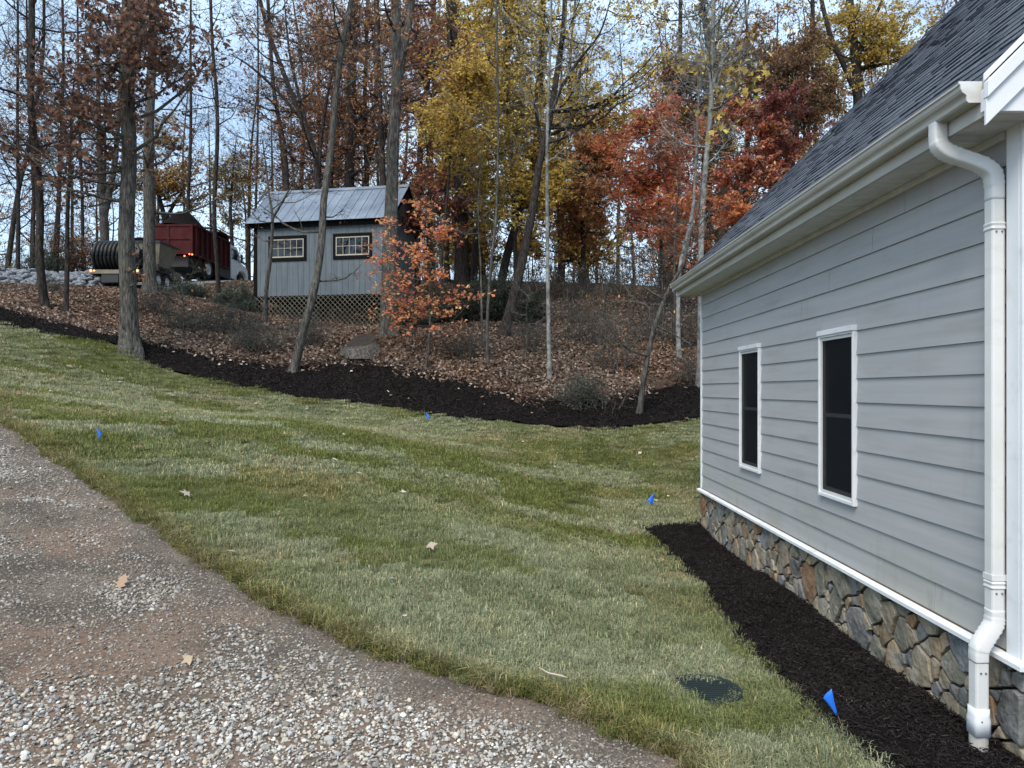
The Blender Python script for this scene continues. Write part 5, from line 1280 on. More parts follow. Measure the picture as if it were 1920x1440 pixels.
tree('maple_sapling', 'slender maple sapling with orange leaves beside the shed', 'tree', 16.5, [(797, 697), (803, 640), (806, 570), (810, 520), (822, 460), (826, 420), (824, 385)], 6, 2, 'bark', zones=[(700, 468, 35, 14, 4), (750, 445, 40, 12, 3), (775, 562, 45, 9, 4), (730, 565, 30, 7, 3), (835, 505, 30, 14, 2), (800, 390, 25, 12, 1), (855, 555, 22, 8, 2), (815, 440, 18, 16, 2), (870, 560, 12, 4, 1), (690, 500, 18, 8, 2), (785, 380, 30, 8, 1), (735, 425, 30, 10, 2)],
     pal=ORANGE, fol={**MAP, 'tw': .002, 'sub_len': .46, 'n_sub': 8, 'n_leaf': 1.9, 'zf': .14, 'size': .10}, seed=9, sides=8, flare=.1)
tree('pole_tree', 'straight thin pale tree trunk on the leaf slope right of centre', 'tree', 17.2, [(1030, 704), (1028, 600), (1026, 450), (1025, 300), (1028, 180), (1032, 60), (1034, -30)], 10, 4, 'bark_pale', gen=(10, 330, -20, .8, 2.2, (.5, 1.2)), pal=OLIVE, fol={**BARE, 'tw': .003}, seed=10, sides=10, flare=.25)
tree('thin_tree', 'thin grey sapling left of the leaning trunk on the slope, nearest the mulch', 'tree', 18, [(914, 678), (914, 600), (921, 500), (931, 400), (934, 250), (932, 100), (930, -30)], 8, 4, 'bark', gen=(8, 400, 0, .7, 1.8, (.4, 1.2)), pal=OLIVE, fol={**BARE, 'tw': .003}, seed=11, sides=8, flare=.2)
tree('thin_tree', 'thinnest grey sapling before the dark evergreen shrub right of the shed', 'tree', 18.8, [(904, 645), (903, 580), (901, 500), (897, 400), (905, 280)], 5.5, 3, 'bark', gen=(5, 450, 300, .5, 1.4, (.4, 1.2)), pal=OLIVE, fol={**BARE, 'tw': .003}, seed=12, sides=8, flare=.2)
tree('leaning_tree', 'brown trunk leaning right over the slope with golden leaves around it', 'tree', 19.5, [(943, 630), (958, 575), (972, 520), (985, 460), (999, 390), (1012, 300), (1032, 215), (1045, 130), (1058, 40), (1062, -60)], 24, 11, 'bark_dark', forks=[([(1034, 215), (1050, 165), (1085, 110), (1125, 60), (1150, -20)], 9, 5), ([(1018, 270), (1006, 200), (1010, 120), (1022, 20)], 9, 6), ([(1022, 250), (1060, 235), (1120, 190), (1180, 165), (1215, 135)], 9, 4)], gen=(8, 300, -40, 1.2, 2.8), pal=OLIVE, fol={**SPARSE, 'n_leaf': 2.4}, seed=13, sides=14, flare=.3,
     extra=[([(1120, 160, 60, 40, 3), (1240, 120, 50, 35, 4), (1080, 30, 60, 30, 3)], OLIVE, dict(n_leaf=1.6)), ([(965, 420, 20, 12, 1), (1000, 405, 20, 12, 1)], GOLD, dict(n_sub=4, sub_len=.4, n_leaf=1.5))])
tree('crooked_tree', 'crooked grey tree standing in the mulch nearest the house corner', 'tree', 15.8, [(1198, 774), (1207, 705), (1218, 645), (1230, 600), (1252, 545), (1276, 500), (1293, 440), (1310, 385), (1316, 330)], 13, 5, 'bark', forks=[([(1222, 628), (1217, 590), (1205, 572), (1165, 566), (1125, 572)], 7, 2.5), ([(1246, 565), (1215, 547), (1185, 528)], 6, 2.5), ([(1228, 612), (1255, 625), (1290, 645), (1305, 668)], 5, 2)], gen=(6, 480, 340, .5, 1.3), pal=ORANGE, fol={**BARE, 'tw': .0028, 'n_sub': 6, 'sub_len': .7}, seed=14, sides=12, flare=.25,
     extra=[([(1100, 600, 25, 15, 2), (1150, 545, 15, 10, 1), (1230, 460, 20, 10, 2)], ORANGE, dict(n_sub=7, sub_len=.6, n_leaf=.02))])
tree('pale_tree', 'tall pale barked tree rising beside the house eave, forked at the top', 'tree', 19, [(1309, 722), (1310, 640), (1311, 540), (1314, 440), (1320, 330), (1330, 220), (1335, 120), (1334, 20), (1332, -60)], 15, 8, 'bark_pale', forks=[([(1333, 165), (1352, 120), (1382, 75), (1405, 10), (1415, -50)], 8, 4), ([(1332, 150), (1318, 80), (1300, 40), (1280, -20)], 6, 3)], gen=(13, 330, -40, .9, 2.4, (.4, 1.2)), pal=GOLD, fol={**BARE, 'n_leaf': .15}, seed=15, sides=12, flare=.3,
     extra=[([(1375, 150, 25, 25, 3), (1300, 120, 20, 25, 2)], GOLD, dict(n_leaf=1.1, size=.2, kind='star', n_sub=5))])
tree('pale_tree', 'thinner pale stem just left of the tall pale tree by the eave', 'tree', 20, [(1272, 670), (1271, 600), (1276, 500), (1300, 400), (1308, 300), (1312, 180), (1322, 60)], 11, 5, 'bark_pale', gen=(8, 350, 80, .8, 2.0, (.4, 1.2)), pal=RED, fol=BARE, seed=16, sides=10, flare=.25)
tree('thin_tree', 'thin dark sapling behind the pale stems near the house corner', 'tree', 21, [(1262, 640), (1264, 560), (1262, 480), (1268, 380), (1276, 250)], 6, 3, 'bark', gen=(6, 450, 260, .6, 1.8, (.3, 1.1)), pal=RED, fol={**SPARSE, 'n_leaf': .4}, seed=17, sides=8, flare=.2)

# --- behind the shed and along the crest
tree('dark_trunk_tree', 'dark trunk rising behind the left half of the shed roof', 'tree', 32, [(653, 528), (654, 440), (655, 350), (657, 230), (662, 110), (667, -80)], 24, 19, 'bark_dark', gen=(15, 400, -60, 1.8, 4.0), pal=RUST, fol=SPARSE, seed=20,
     extra=[([(640, 250, 40, 60, 3), (690, 200, 40, 60, 3)], RUST, dict(n_leaf=2.0))])
tree('spreading_tree', 'wide spreading tree behind the shed with rust leaves and limbs fanning left', 'tree', 30, [(604, 528), (602, 440), (596, 350), (588, 280), (560, 210), (530, 130), (505, 60), (480, -40)], 17, 8, 'bark_dark', forks=[([(596, 340), (600, 250), (615, 160), (640, 60)], 10, 5), ([(584, 275), (560, 180), (540, 90), (530, -20)], 9, 5), ([(570, 230), (520, 170), (470, 125), (430, 100)], 8, 4)], gen=(13, 340, -40, 1.6, 3.2), pal=RUST, fol={**SPARSE, 'n_leaf': .9}, seed=21)
tree('dark_trunk_tree', 'slim dark trunk left of the shed ridge against the sky', 'tree', 34, [(541, 528), (540, 440), (538, 350), (532, 270), (515, 180), (505, 60), (500, -60)], 13, 7, 'bark_dark', gen=(14, 370, -40, 1.4, 3.2), pal=RUST, fol={**SPARSE, 'n_leaf': .6}, seed=22, sides=10)
tree('dark_trunk_tree', 'dark trunk close behind the tallest grey trunk over the shed roof', 'tree', 28, [(722, 545), (720, 440), (717, 350), (713, 240), (708, 120), (705, -60)], 17, 12, 'bark_dark', gen=(14, 380, -60, 1.6, 3.4), pal=RUST, fol={**SPARSE, 'n_leaf': 1.5}, seed=23)
tree('dark_trunk_tree', 'brown trunk just right of the shed gable', 'tree', 29, [(782, 545), (783, 450), (784, 350), (790, 230), (805, 110), (815, -60)], 15, 10, 'bark_dark', gen=(13, 400, -60, 1.6, 3.4), pal=MAROON, fol={**SPARSE, 'n_leaf': 1.5}, seed=24)
tree('dark_trunk_tree', 'thick dark trunk right of the orange sapling with yellow leaves in front', 'tree', 28, [(866, 545), (866, 470), (865, 380), (860, 280), (853, 160), (848, 40), (846, -80)], 31, 22, 'bark_dark', gen=(10, 330, -60, 1.8, 3.8), pal=OLIVE, fol={**SPARSE, 'n_leaf': 3.5}, seed=25, sides=16)
tree('dark_trunk_tree', 'second dark trunk in the group behind the two thin saplings', 'tree', 30, [(888, 540), (891, 470), (896, 390), (905, 300), (930, 200), (955, 90), (975, -60)], 17, 11, 'bark_dark', gen=(12, 360, -60, 1.6, 3.2), pal=OLIVE, fol={**SPARSE, 'n_leaf': 4}, seed=26)
tree('dark_trunk_tree', 'black trunk leaning right behind the leaning brown one', 'tree', 27, [(935, 545), (948, 490), (965, 430), (985, 360), (1002, 300), (1010, 220), (1016, 100), (1020, -60)], 20, 12, 'bark_dark', gen=(12, 330, -60, 1.6, 3.4), pal=np.vstack([OLIVE, GOLD]), fol={**SPARSE, 'n_leaf': 3.5}, seed=27)
tree('yellow_maple', 'tall maple full of golden yellow leaves right of the shed', 'tree', 24.5, [(826, 575), (828, 500), (834, 420), (842, 330), (848, 240), (846, 150), (840, 50)], 8, 4, 'bark_dark', zones=[(868, 130, 45, 32, 7), (835, 205, 55, 26, 6), (890, 180, 40, 30, 5), (905, 110, 30, 30, 3), (845, 265, 40, 20, 3), (900, 240, 40, 25, 4)], pal=GOLD, fol={**FULL, 'n_leaf': 6, 'kind': 'rhomb', 'sub_len': .85, 'size': .14, 'flat_': .6, 'zf': .3}, seed=28, sides=8)
tree('olive_maple', 'maple with dense olive gold leaves left of the tall thin pale pole', 'tree', 26, [(968, 560), (966, 470), (962, 380), (955, 270), (950, 150), (948, 20)], 10, 6, 'bark_dark', zones=[(955, 90, 70, 60, 9), (930, 200, 50, 50, 6), (990, 230, 50, 50, 6), (940, 310, 60, 50, 8), (985, 350, 40, 30, 4), (920, 380, 40, 35, 4), (940, 20, 60, 40, 6), (1040, 330, 40, 40, 4)], pal=OLIVE, fol={**FULL, 'n_leaf': 6.5, 'kind': 'rhomb', 'flat_': .5, 'size': .15}, seed=29, sides=8)
tree('red_maple', 'red and orange maple spreading left of the tall pale tree', 'tree', 23, [(1238, 600), (1240, 520), (1238, 420), (1234, 320), (1240, 230), (1246, 150)], 9, 4, 'bark_dark', zones=[(1180, 245, 50, 30, 5), (1230, 215, 50, 25, 4), (1290, 250, 35, 40, 4), (1200, 310, 60, 25, 6), (1270, 320, 45, 30, 4), (1170, 360, 40, 20, 2)], pal=np.vstack([RED, ORANGE * .9, RUST]), fol={**MAP, 'n_leaf': 7, 'sub_len': .95, 'n_sub': 10, 'tw': .003, 'flat_': .7, 'size': .14, 'kind': 'rhomb'}, seed=30, sides=8,
     extra=[([(1230, 385, 60, 24, 7), (1280, 390, 40, 26, 4), (1190, 345, 40, 16, 3), (1250, 440, 40, 16, 2), (1120, 260, 40, 20, 3)], ORANGE, {})])
tree('red_maple', 'dark red maple between the pale tree and the house roof', 'tree', 25, [(1392, 600), (1390, 500), (1394, 400), (1400, 300), (1410, 200)], 9, 4, 'bark_dark', zones=[(1400, 230, 50, 40, 5), (1460, 240, 50, 40, 5), (1385, 310, 50, 35, 5), (1440, 330, 50, 30, 4), (1500, 300, 40, 30, 3)], pal=np.vstack([RED, ORANGE, RUST, MAROON]) * .9, fol={**MAP, 'n_leaf': 8, 'sub_len': .85, 'n_sub': 10, 'tw': .003, 'flat_': .6, 'size': .15, 'kind': 'rhomb'}, seed=31, sides=8,
     extra=[([(1370, 390, 50, 25, 5), (1420, 390, 30, 20, 2)], ORANGE * .9, {}), ([(1450, 180, 50, 40, 4), (1520, 220, 40, 40, 3)], MAROON, {})])
tree('rust_tree', 'broad tree of orange brown leaves between the pole tree and the red maple', 'tree', 29, [(1094, 545), (1094, 470), (1092, 380), (1090, 280), (1098, 180), (1105, 90)], 14, 6, 'bark_dark', zones=[(1090, 300, 70, 40, 8), (1060, 380, 60, 35, 6), (1130, 380, 60, 30, 6), (1110, 240, 50, 30, 4), (1150, 330, 50, 35, 5), (1085, 440, 50, 25, 3)], pal=np.vstack([RUST, [(.34, .14, .04), (.3, .17, .05)]]), fol={**FULL, 'n_leaf': 8}, seed=32, sides=10)
tree('rust_tree', 'tall dark oak with dull brown leaves above the house roof at right', 'tree', 31, [(1478, 560), (1476, 450), (1478, 330), (1482, 200), (1486, 60)], 17, 10, 'bark_dark', zones=[(1440, 120, 50, 40, 6), (1500, 110, 50, 50, 7), (1550, 170, 50, 40, 5), (1410, 170, 40, 40, 4), (1470, 200, 60, 30, 5), (1400, 100, 30, 30, 2)], pal=np.vstack([RUST * .8, DULL]), fol={**FULL, 'n_leaf': 9}, seed=33, sides=10)
tree('forked_tree', 'forked dark trunk behind the house roof with golden leaves', 'tree', 33, [(1616, 520), (1614, 380), (1611, 220), (1606, 130), (1598, 40), (1592, -60)], 25, 15, 'bark_dark', forks=[([(1612, 190), (1580, 120), (1555, 60), (1535, -30)], 13, 9), ([(1606, 120), (1622, 60), (1650, 10), (1670, -60)], 9, 6)], zones=[(1560, 130, 50, 30, 5), (1650, 50, 50, 40, 6), (1700, 30, 50, 30, 5), (1740, 20, 40, 30, 4), (1560, 60, 40, 30, 3), (1640, 110, 30, 20, 3), (1600, 20, 60, 30, 4)], pal=np.vstack([GOLD * .8, OLIVE]), fol={**FULL, 'n_leaf': 6}, seed=34, sides=14)
tree('rust_tree', 'tree with maroon leaves behind the shed gable', 'tree', 27, [(800, 560), (802, 460), (806, 370), (800, 270), (795, 150)], 7, 4, 'bark_dark', zones=[(790, 325, 40, 20, 3), (850, 370, 40, 30, 3), (800, 100, 50, 50, 4), (780, 200, 40, 40, 3), (830, 40, 50, 30, 4), (790, 420, 30, 30, 2)], pal=np.vstack([MAROON, RUST]), fol={**FULL, 'n_leaf': 6}, seed=35, sides=8)
tree('rust_tree', 'tree with rust coloured leaves filling the sky above the shed roof', 'tree', 33, [(690, 535), (690, 440), (688, 340), (684, 230), (686, 110), (690, -40)], 12, 8, 'bark_dark', zones=[(690, 250, 45, 50, 5), (640, 120, 50, 50, 5), (700, 60, 50, 50, 6), (570, 180, 40, 30, 3), (610, 30, 50, 30, 4), (540, 250, 40, 30, 3), (780, 30, 50, 30, 4)], pal=RUST, fol={**FULL, 'n_leaf': 4}, seed=36, sides=10)
tree('forked_tree', 'forked grey trunk standing behind the hose reel', 'tree', 43, [(196, 480), (197, 440), (196, 400), (190, 350), (186, 270), (184, 180), (180, 80)], 22, 10, 'bark', forks=[([(197, 405), (207, 360), (218, 300), (224, 200), (226, 90)], 15, 8)], gen=(11, 370, 60, 1.8, 4.0), pal=RUST, fol={**SPARSE, 'n_leaf': .9, 'tw': .006}, seed=37)
tree('spreading_tree', 'spreading tree with orange brown leaves behind the red dump body', 'tree', 46, [(312, 480), (312, 430), (308, 400), (300, 370), (290, 330), (285, 270)], 13, 6, 'bark_dark', forks=[([(311, 415), (330, 385), (350, 350), (365, 300)], 8, 4)], zones=[(300, 330, 50, 30, 6), (350, 310, 50, 40, 6), (395, 325, 40, 25, 5), (310, 250, 60, 40, 5), (270, 370, 30, 25, 3)], pal=np.vstack([RUST, GOLD * .6]), fol={**FULL, 'n_leaf': 3.5, 'tw': .006, 'size': .2}, seed=38, sides=10)
tree('spreading_tree', 'yellowish tree left of the shed roof above the truck cab', 'tree', 44, [(438, 500), (436, 440), (434, 390), (440, 330), (446, 260)], 10, 5, 'bark_dark', zones=[(425, 320, 35, 20, 4), (450, 345, 30, 20, 4), (460, 300, 30, 40, 4), (430, 390, 40, 30, 4)], pal=np.vstack([GOLD * .7, DULL]), fol={**FULL, 'n_leaf': 3, 'tw': .006, 'size': .2}, seed=39, sides=10)

tree('rust_tree', 'orange brown tree filling the gap left of the leaning trunk top', 'tree', 34, [(1052, 540), (1050, 440), (1046, 330), (1050, 200), (1056, 60)], 12, 6, 'bark_dark', zones=[(1010, 300, 45, 60, 7), (1060, 210, 50, 50, 4), (1020, 420, 50, 35, 6), (1085, 460, 50, 25, 5), (1140, 440, 40, 25, 4)], pal=np.vstack([RUST, OLIVE]), fol={**FULL, 'n_leaf': 7, 'size': .19}, seed=40, sides=10)
tree('rust_tree', 'far brown tree with dull red leaves above the red maple', 'tree', 36, [(1330, 540), (1330, 440), (1332, 300), (1336, 150), (1340, 20)], 14, 7, 'bark_dark', zones=[(1300, 180, 60, 60, 6), (1370, 120, 50, 60, 6), (1260, 140, 50, 40, 3), (1350, 260, 60, 50, 6), (1210, 180, 50, 30, 3), (1420, 60, 40, 30, 2)], pal=np.vstack([RUST, MAROON, OLIVE * .8]), fol={**FULL, 'n_leaf': 6, 'size': .20}, seed=41, sides=10)
tree('rust_tree', 'far orange brown tree low between the red maple and the house roof', 'tree', 35, [(1350, 560), (1352, 480), (1358, 400), (1360, 320)], 11, 5, 'bark_dark', zones=[(1330, 430, 50, 25, 4), (1400, 440, 50, 25, 4), (1300, 380, 50, 30, 4), (1450, 400, 40, 30, 3), (1200, 450, 50, 20, 3)], pal=np.vstack([ORANGE * .7, RUST]), fol={**FULL, 'n_leaf': 6, 'size': .19}, seed=42, sides=10)
tree('rust_tree', 'rust leaved tree between the two tall grey trunks behind the shed', 'tree', 35, [(618, 535), (618, 440), (622, 330), (630, 200), (636, 60)], 12, 6, 'bark_dark', zones=[(620, 310, 40, 30, 4), (590, 200, 50, 50, 4), (650, 200, 40, 50, 4), (500, 200, 50, 60, 4), (740, 250, 50, 60, 6), (470, 280, 40, 40, 3), (560, 60, 60, 40, 4), (440, 180, 40, 50, 2)], pal=np.vstack([RUST, BROWN]), fol={**FULL, 'n_leaf': 2.6, 'size': .18}, seed=43, sides=10)
tree('olive_maple', 'gold and brown tree behind the thick dark trunk right of the shed', 'tree', 33, [(838, 540), (838, 450), (836, 330), (830, 200), (826, 60)], 13, 7, 'bark_dark', zones=[(820, 260, 50, 50, 5), (870, 330, 50, 40, 5), (800, 360, 40, 40, 4), (860, 430, 50, 25, 4), (920, 450, 40, 25, 4), (880, 50, 50, 40, 5), (970, 470, 30, 25, 2)], pal=np.vstack([OLIVE, RUST]), fol={**FULL, 'n_leaf': 6, 'size': .19}, seed=44, sides=10)

# --- slim bare trees standing behind the left trunks
spots_left = [(28, 470, 36, 9), (105, 480, 38, 10), (12, 470, 40, 12), (155, 470, 40, 8), (352, 480, 40, 9), (-40, 480, 34, 12), (60, 470, 44, 8), (235, 480, 46, 9), (478, 500, 38, 7)]
lab_left = ['slim bare tree behind the riprap near the left edge of the picture', 'slim bare tree behind the two leftmost trunks', 'leaning bare tree at the very left edge behind the riprap', 'slim bare tree behind the hose reel at its left', 'bare tree showing above the rear of the red dump body', 'bare tree beyond the left edge of the picture', 'thin bare tree far behind the leftmost dark trunk', 'thin far tree hidden behind the brown leaved oak', 'thin bare tree just left of the shed roof']
for k, ((u, v, Y, wd), lb) in enumerate(zip(spots_left, lab_left)):
    lean = [0, 8, 70, -10, 5, 20, -8, 6, 4][k]
    tree('bare_tree', lb, 'tree', Y, [(u, v), (u + lean * .3, v - 100), (u + lean * .7, v - 230), (u + lean, v - 380), (u + lean, v - 540)], wd, wd * .45, 'bark_dark', gen=(15, v - 40, -60, 2.0, 4.2, (.3, 1.1)), pal=DULL, fol={**BARE, 'n_leaf': .10, 'tw': .007, 'n_sub': 8, 'sub_len': 1.5, 'twig_len': .8}, seed=50 + k, sides=8)

# --- the wood beyond the crest: five kinds of slender tree, each standing many times
def far_tree(seed, ht, rad, pal, f, nl, bark, lab):
    r = np.random.default_rng(seed); root = thing('forest_tree', lab, 'tree', (0, 0, -500), group='slender trees of the wood beyond the crest')
    Q = catmull([(0, 0, -.6), (r.normal(0, .1), 0, ht * .3), (r.normal(0, .3), r.normal(0, .2), ht * .65), (r.normal(0, .5), 0, ht)], 16); R = rad * (1 - np.linspace(0, 1, 16)) ** .8 + .012
    wd = Acc(); trunk_tube(wd, Q, R, 7, r, 0, .04); br = Acc(); lf = Acc()
    foliage(br, lf, *limbs_generic(Q, R, nl, r, ht * .12, ht * .97, 1.4, 3.6, (.1, 1.0)), pal, r=r, **f)
    obj('trunk', wd, M[bark], root, local=True, smooth=True, fix=False); obj('branches', br, M[bark], root, local=True, fix=False)
    if lf.n: obj('foliage', lf, M['leaf'], root, local=True, fix=False)
    return root
FF = dict(n_sub=7, sub_len=1.3, n_twig=5, twig_len=.6, size=.19, kind='rhomb', tw=.008)
far = [far_tree(1, 17, .19, RUST, {**FF, 'n_leaf': 2.6}, 22, 'bark_dark', 'slender forest tree with sparse rust leaves beyond the crest of the slope'),
       far_tree(2, 15, .14, DULL, {**FF, 'n_leaf': .25}, 24, 'bark_dark', 'slender nearly bare forest tree beyond the crest of the slope'),
       far_tree(3, 18, .22, OLIVE * .8, {**FF, 'n_leaf': 3}, 22, 'bark_dark', 'forest tree with olive gold leaves beyond the crest of the slope'),
       far_tree(4, 14, .12, DULL, {**FF, 'n_leaf': .1}, 26, 'bark', 'thin grey bare forest tree beyond the crest of the slope'),
       far_tree(5, 16, .16, np.vstack([MAROON, RUST]), {**FF, 'n_leaf': 3}, 22, 'bark_dark', 'forest tree with maroon brown leaves beyond the crest of the slope')]
fr_ = np.random.default_rng(77); placed = []; first = [True] * 5
def put_far(k, X, Y, s):
    t = far[k] if first[k] else dup_tree(far[k]); first[k] = False
    t.location = (X, Y, h1(X, Y) - .1); t.rotation_euler = (0, 0, fr_.uniform(0, 6.28)); t.scale = (s, s, s * fr_.uniform(.9, 1.2))
    placed.append((X, Y))
tries = 0
while len(placed) < 98 and tries < 6000:
    tries += 1
    Y = fr_.uniform(33, 68); u = fr_.uniform(-120, 2050); X = (u - CU) * Y / F
    if u < 500 and (Y < 47 or fr_.random() < .35): continue
    if -9.8 < X < -3 and Y < 29: continue
    if any((X - a_) ** 2 + (Y - b_) ** 2 < 3.2 for a_, b_ in placed): continue
    if u < 500: k = fr_.choice([0, 1, 3, 4], p=[.2, .4, .3, .1])
    elif u < 820: k = fr_.choice(5, p=[.4, .22, .14, .14, .10])
    elif u < 1100: k = fr_.choice(5, p=[.22, .16, .34, .16, .12])
    else: k = fr_.choice(5, p=[.28, .14, .18, .12, .28])
    put_far(k, X, Y, fr_.uniform(.8, 1.15))
# leafless undergrowth along the crest and out beyond it reads as one mass
bw = Acc(); r = np.random.default_rng(88); n = 900
u = r.uniform(-100, 1500, n); Y = r.uniform(34, 62, n); X = (u - CU) * Y / F; ok = ~((u < 520) & (Y < 46)); X, Y = X[ok], Y[ok]; n = len(X)
A = np.column_stack([X, Y, H(X, Y) - .1]); B = A + np.column_stack([r.normal(0, .5, n), r.normal(0, .5, n), r.uniform(1.2, 6.5, n)])
lf = Acc(); foliage(bw, lf, A, B, r.uniform(.010, .03, n), np.vstack([DULL, RUST, OLIVE]), n_sub=5, sub_len=.9, n_twig=4, twig_len=.6, n_leaf=1.3, size=.15, tw=.008, r=r)
tag(obj('undergrowth', bw, M['bark_dark'], fix=False), kind='stuff'); tag(obj('undergrowth_leaves', lf, M['leaf'], fix=False), kind='stuff')

# ------------------------------------------------------------------ shrubs and saplings on the slope
def shrub(name, label, u, v, Y, wpx, hpx, pal, nst, f, bark='bark', seed=0, erect=.6):
    r = np.random.default_rng(2000 + seed); b = px(u, v, Y); b[2] = h1(b[0], b[1]); wd = Acc(); lf = Acc(); s = Y / F
    az = r.uniform(0, 6.28, nst); rad = np.sqrt(r.random(nst)) * wpx * s / 2; A = np.tile(b, (nst, 1)) + r.normal(0, .08, (nst, 3)) * [1, 1, 0]
    A[:, :2] += np.column_stack([np.cos(az), np.sin(az) * .6]) * (rad * (1 - erect))[:, None]
    B = b + np.column_stack([np.cos(az) * rad, np.sin(az) * rad * .6, hpx * s * r.uniform(.55, 1.0, nst) * np.sqrt(np.maximum(.15, 1 - (rad / (wpx * s / 2)) ** 2 * .8))])
    B[:, 2] += 0
    A[:, 2] = H(A[:, 0], A[:, 1]) - .03
    root = thing(name, label, 'shrub', tuple(b)); foliage(wd, lf, A, B, np.full(nst, .010), pal, r=r, **f)
    obj('stems', wd, M[bark], root, fix=False)
    if lf.n: obj('foliage', lf, M['leaf'], root, fix=False)
RHO = dict(n_sub=7, sub_len=.32, n_twig=4, twig_len=.16, n_leaf=3.2, size=.13, kind='lance', droop=.3, flat_=.4, tw=.003)
TWG = dict(n_sub=7, sub_len=.45, n_twig=5, twig_len=.25, n_leaf=.9, size=.055, kind='rhomb', tw=.0022)
DRK = dict(n_sub=8, sub_len=.40, n_twig=6, twig_len=.2, n_leaf=3.5, size=.07, kind='rhomb', tw=.003)
shrub('rhododendron', 'broad leaved evergreen shrub in front of the truck wheels', 345, 530, 27, 100, 34, SAGE, 34, RHO, seed=1)
shrub('rhododendron', 'broad leaved evergreen shrub between the truck and the shed corner', 442, 545, 25.5, 80, 48, SAGE, 36, RHO, seed=2)
shrub('grey_shrub', 'loose grey green shrub on the leaves left of the shed lattice', 425, 615, 20, 130, 75, SAGE, 30, TWG, seed=3)
shrub('grey_shrub', 'low grey green shrub below the shed on the leaf slope', 355, 615, 20, 90, 42, SAGE, 18, TWG, seed=4)
shrub('grey_shrub', 'twiggy grey shrub at the foot of the small forked tree', 480, 640, 18.6, 90, 48, SAGE, 22, TWG, seed=5)
shrub('grey_shrub', 'small shrub at the foot of the leftmost dark trunk', 95, 572, 21, 40, 25, SAGE, 8, TWG, seed=6)
shrub('evergreen_shrub', 'dark evergreen shrub just right of the shed gable', 835, 600, 22.5, 110, 78, EVER, 60, DRK, seed=7)
shrub('evergreen_shrub', 'dark evergreen shrub behind the leaning trunk', 920, 592, 23, 130, 88, EVER, 70, DRK, seed=8)
shrub('evergreen_shrub', 'low evergreen shrub right of the leaning trunk foot', 985, 610, 22.5, 80, 55, EVER, 34, DRK, seed=9)
shrub('evergreen_shrub', 'low evergreen shrub between the shed lattice and the orange sapling', 780, 615, 21, 80, 45, EVER, 26, {**DRK, 'n_leaf': 2}, seed=10)
shrub('grey_shrub', 'grey green shrub at the mulch edge right of the pale pole tree', 1088, 715, 16.6, 85, 70, SAGE, 26, {**TWG, 'n_leaf': 1.4}, seed=11)
shrub('arching_shrub', 'arching twiggy shrub growing from the mulch with few green leaves', 1128, 772, 16.4, 130, 75, SAGE * .8, 8, {**TWG, 'n_leaf': .5, 'sub_len': .5, 'n_sub': 5, 'tw': .0016}, 'bark', seed=12)
shrub('twiggy_shrub', 'bare twiggy shrub on the right slope above the arching shrub', 1110, 640, 20.5, 130, 90, DULL, 24, {**TWG, 'n_leaf': .15, 'sub_len': .7}, seed=13)
shrub('twiggy_shrub', 'bare twiggy shrub near the house corner at the mulch edge', 1285, 700, 18, 70, 60, DULL, 12, {**TWG, 'n_leaf': .2, 'sub_len': .5}, seed=14)
shrub('twiggy_shrub', 'thin twiggy growth on the slope crest behind the crooked tree', 1180, 560, 28, 180, 50, DULL, 30, {**TWG, 'n_leaf': .5, 'sub_len': .8, 'tw': .004}, seed=15)
shrub('twiggy_shrub', 'thin twiggy growth on the slope crest behind the pole tree', 1030, 570, 27, 150, 60, DULL, 30, {**TWG, 'n_leaf': .4, 'sub_len': .8, 'tw': .004}, seed=16)
shrub('brown_shrub', 'rusty brown leaved shrub behind the hose reel at the left', 140, 505, 38, 110, 110, np.vstack([RUST * .8, DULL]), 34, {**TWG, 'n_leaf': 2.2, 'size': .14, 'sub_len': 1.0, 'tw': .006, 'twig_len': .5}, 'bark_dark', seed=17)
shrub('evergreen_shrub', 'grey green shrub behind the riprap between the left trunks', 75, 510, 37, 90, 60, EVER * 1.3, 24, {**DRK, 'sub_len': .8, 'size': .12, 'tw': .006, 'n_leaf': 2}, seed=18)
shrub('brown_shrub', 'tawny grass like shrub above the riprap at the left edge', 10, 505, 36.5, 110, 28, DULL * 1.3, 40, {**TWG, 'sub_len': .5, 'n_leaf': 1, 'size': .1, 'tw': .006}, 'bark_dark', seed=19)
bl = [(1000, 655, 19.5, 100, 70), (1065, 600, 22.5, 110, 75), (1150, 690, 18.5, 110, 80), (1215, 640, 21, 90, 80), (1290, 640, 20.5, 60, 90), (880, 665, 18.8, 80, 50), (960, 560, 26, 130, 70), (1120, 560, 27, 140, 60), (1240, 570, 26, 120, 60), (580, 640, 19, 60, 40), (300, 600, 21, 70, 45)]
bw_ = ['left of the pale pole tree', 'up the slope right of the pale pole', 'left of the crooked tree at mid slope', 'right of the crooked tree on the upper slope', 'between the pale stems and the house corner', 'below the dark evergreen shrubs', 'on the crest behind the leaning trunk', 'on the crest above the bare shrub', 'on the crest behind the crooked tree limbs', 'below the shed behind the leaning tree', 'right of the big oak below the trailer']
for k, ((u, v, Y, w_, h_), wd) in enumerate(zip(bl, bw_)):
    shrub('twiggy_shrub', 'thin tangle of bare twigs ' + wd, u, v, Y, w_, h_, np.vstack([DULL, SAGE]), 15, {**TWG, 'n_sub': 6, 'n_leaf': .25, 'sub_len': .8, 'tw': .0028}, 'bark', seed=30 + k)
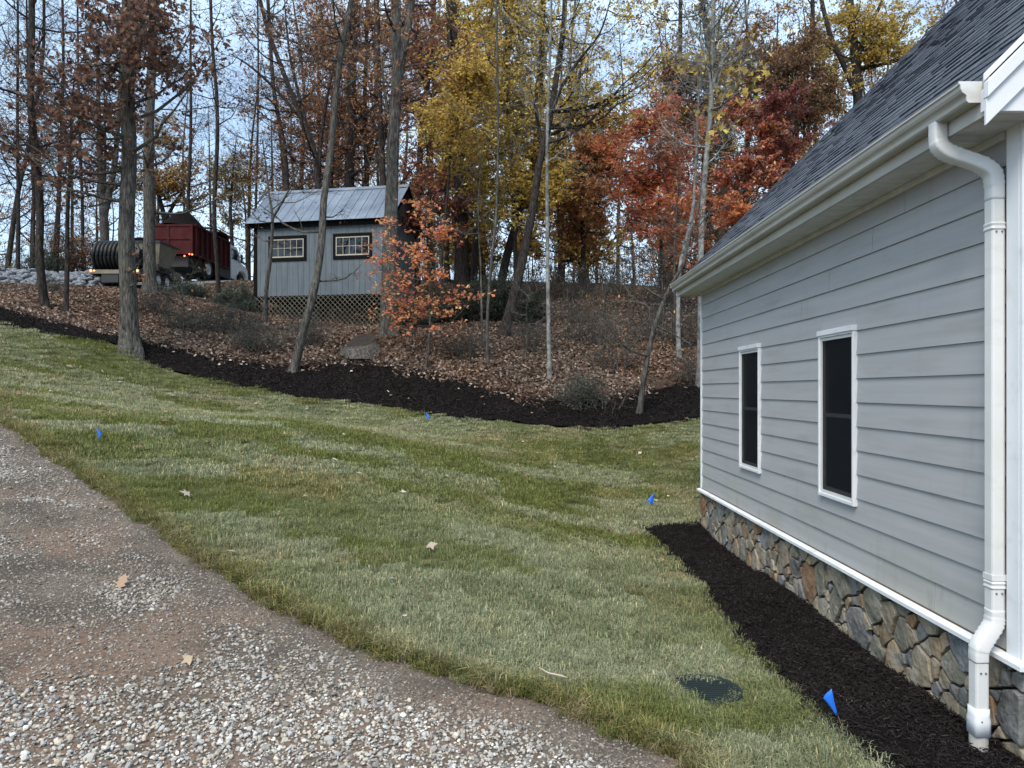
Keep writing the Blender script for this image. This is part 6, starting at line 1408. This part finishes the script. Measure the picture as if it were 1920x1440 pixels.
# little saplings
for k, (u, v, Y, h_, lb) in enumerate([(1130, 690, 18, 170, 'whip thin sapling on the slope between shrub and crooked tree'), (1062, 640, 20.5, 130, 'whip thin sapling on the slope right of the pale pole'), (985, 670, 18.5, 120, 'whip thin sapling left of the pale pole foot'),
                                       (1240, 650, 20.5, 180, 'whip thin sapling left of the pale stems'), (1175, 640, 21, 150, 'whip thin sapling behind the crooked tree'), (770, 650, 19, 130, 'whip thin sapling between the tall trunk and the orange sapling'), (340, 640, 18.5, 130, 'whip thin sapling on the slope right of the big oak')]):
    tree('sapling', lb, 'sapling', Y, [(u, v), (u + 4, v - h_ * .4), (u + 2, v - h_ * .75), (u + 9, v - h_)], 3.2, 1.2, 'bark', gen=(6, v - h_ * .25, v - h_, .4, 1.1, (.3, 1.1)), pal=ORANGE if k % 3 == 0 else DULL, fol={**TWG, 'n_leaf': .12, 'size': .09}, seed=80 + k, sides=6, flare=0)

# stump
st = px(678, 640, 18.8); st[2] = h1(st[0], st[1])
stp = thing('tree_stump', 'low wide cut tree stump with dark tilted top among the leaves below the shed', 'stump', tuple(st))
r = np.random.default_rng(4); a = Acc(); rings = []
for k, (z_, R_) in enumerate([(-.25, .62), (0, .50), (.07, .42), (.16, .37), (.23, .35)]): rings.append([(st[0] + R_ * (1 + .12 * math.sin(4 * t + 1) * (1 - k / 5)) * math.cos(t), st[1] + R_ * math.sin(t), st[2] + z_ + .28 * max(0, z_) * math.cos(t) + (.20 * math.sin(t) if k == 4 else .12 * math.sin(t) if k == 3 else 0)) for t in np.linspace(0, 2 * np.pi, 25)[:-1]])
V = np.array(rings).reshape(-1, 3); i, j = np.meshgrid(np.arange(4), np.arange(24), indexing='ij'); i = i.ravel(); j = j.ravel(); j2 = (j + 1) % 24
a.add(V, np.column_stack([i * 24 + j, i * 24 + j2, (i + 1) * 24 + j2, (i + 1) * 24 + j])); obj('trunk', a, M['bark'], stp, smooth=True)
tp = np.array(rings[-1]); c_ = tp.mean(0) + [0, 0, .02]; a = Acc(); a.add(np.vstack([c_ + (tp - c_) * 1.02 + [0, 0, .004], c_[None], c_ + (tp - c_) * 1.02 - [0, 0, .02]]), [np.column_stack([np.arange(24), (np.arange(24) + 1) % 24, np.full(24, 24)]), np.column_stack([np.arange(24) + 25, (np.arange(24) + 1) % 24 + 25, (np.arange(24) + 1) % 24, np.arange(24)])])
obj('cut_top', a, mat('cut_wood', [(.02, .014, .011), (.05, .036, .028)], scale=12, rough=.9, bump=.4), stp)
um = {o.data.name: o.data for o in S.objects if o.type == 'MESH'}
print('unique', sum(len(d.loops) - 2 * len(d.polygons) for d in um.values()))
print('pebbles', NPEB, 'trees', len(TREES), 'tris', sum(len(o.data.loops) - 2 * len(o.data.polygons) for o in S.objects if o.type == 'MESH'))
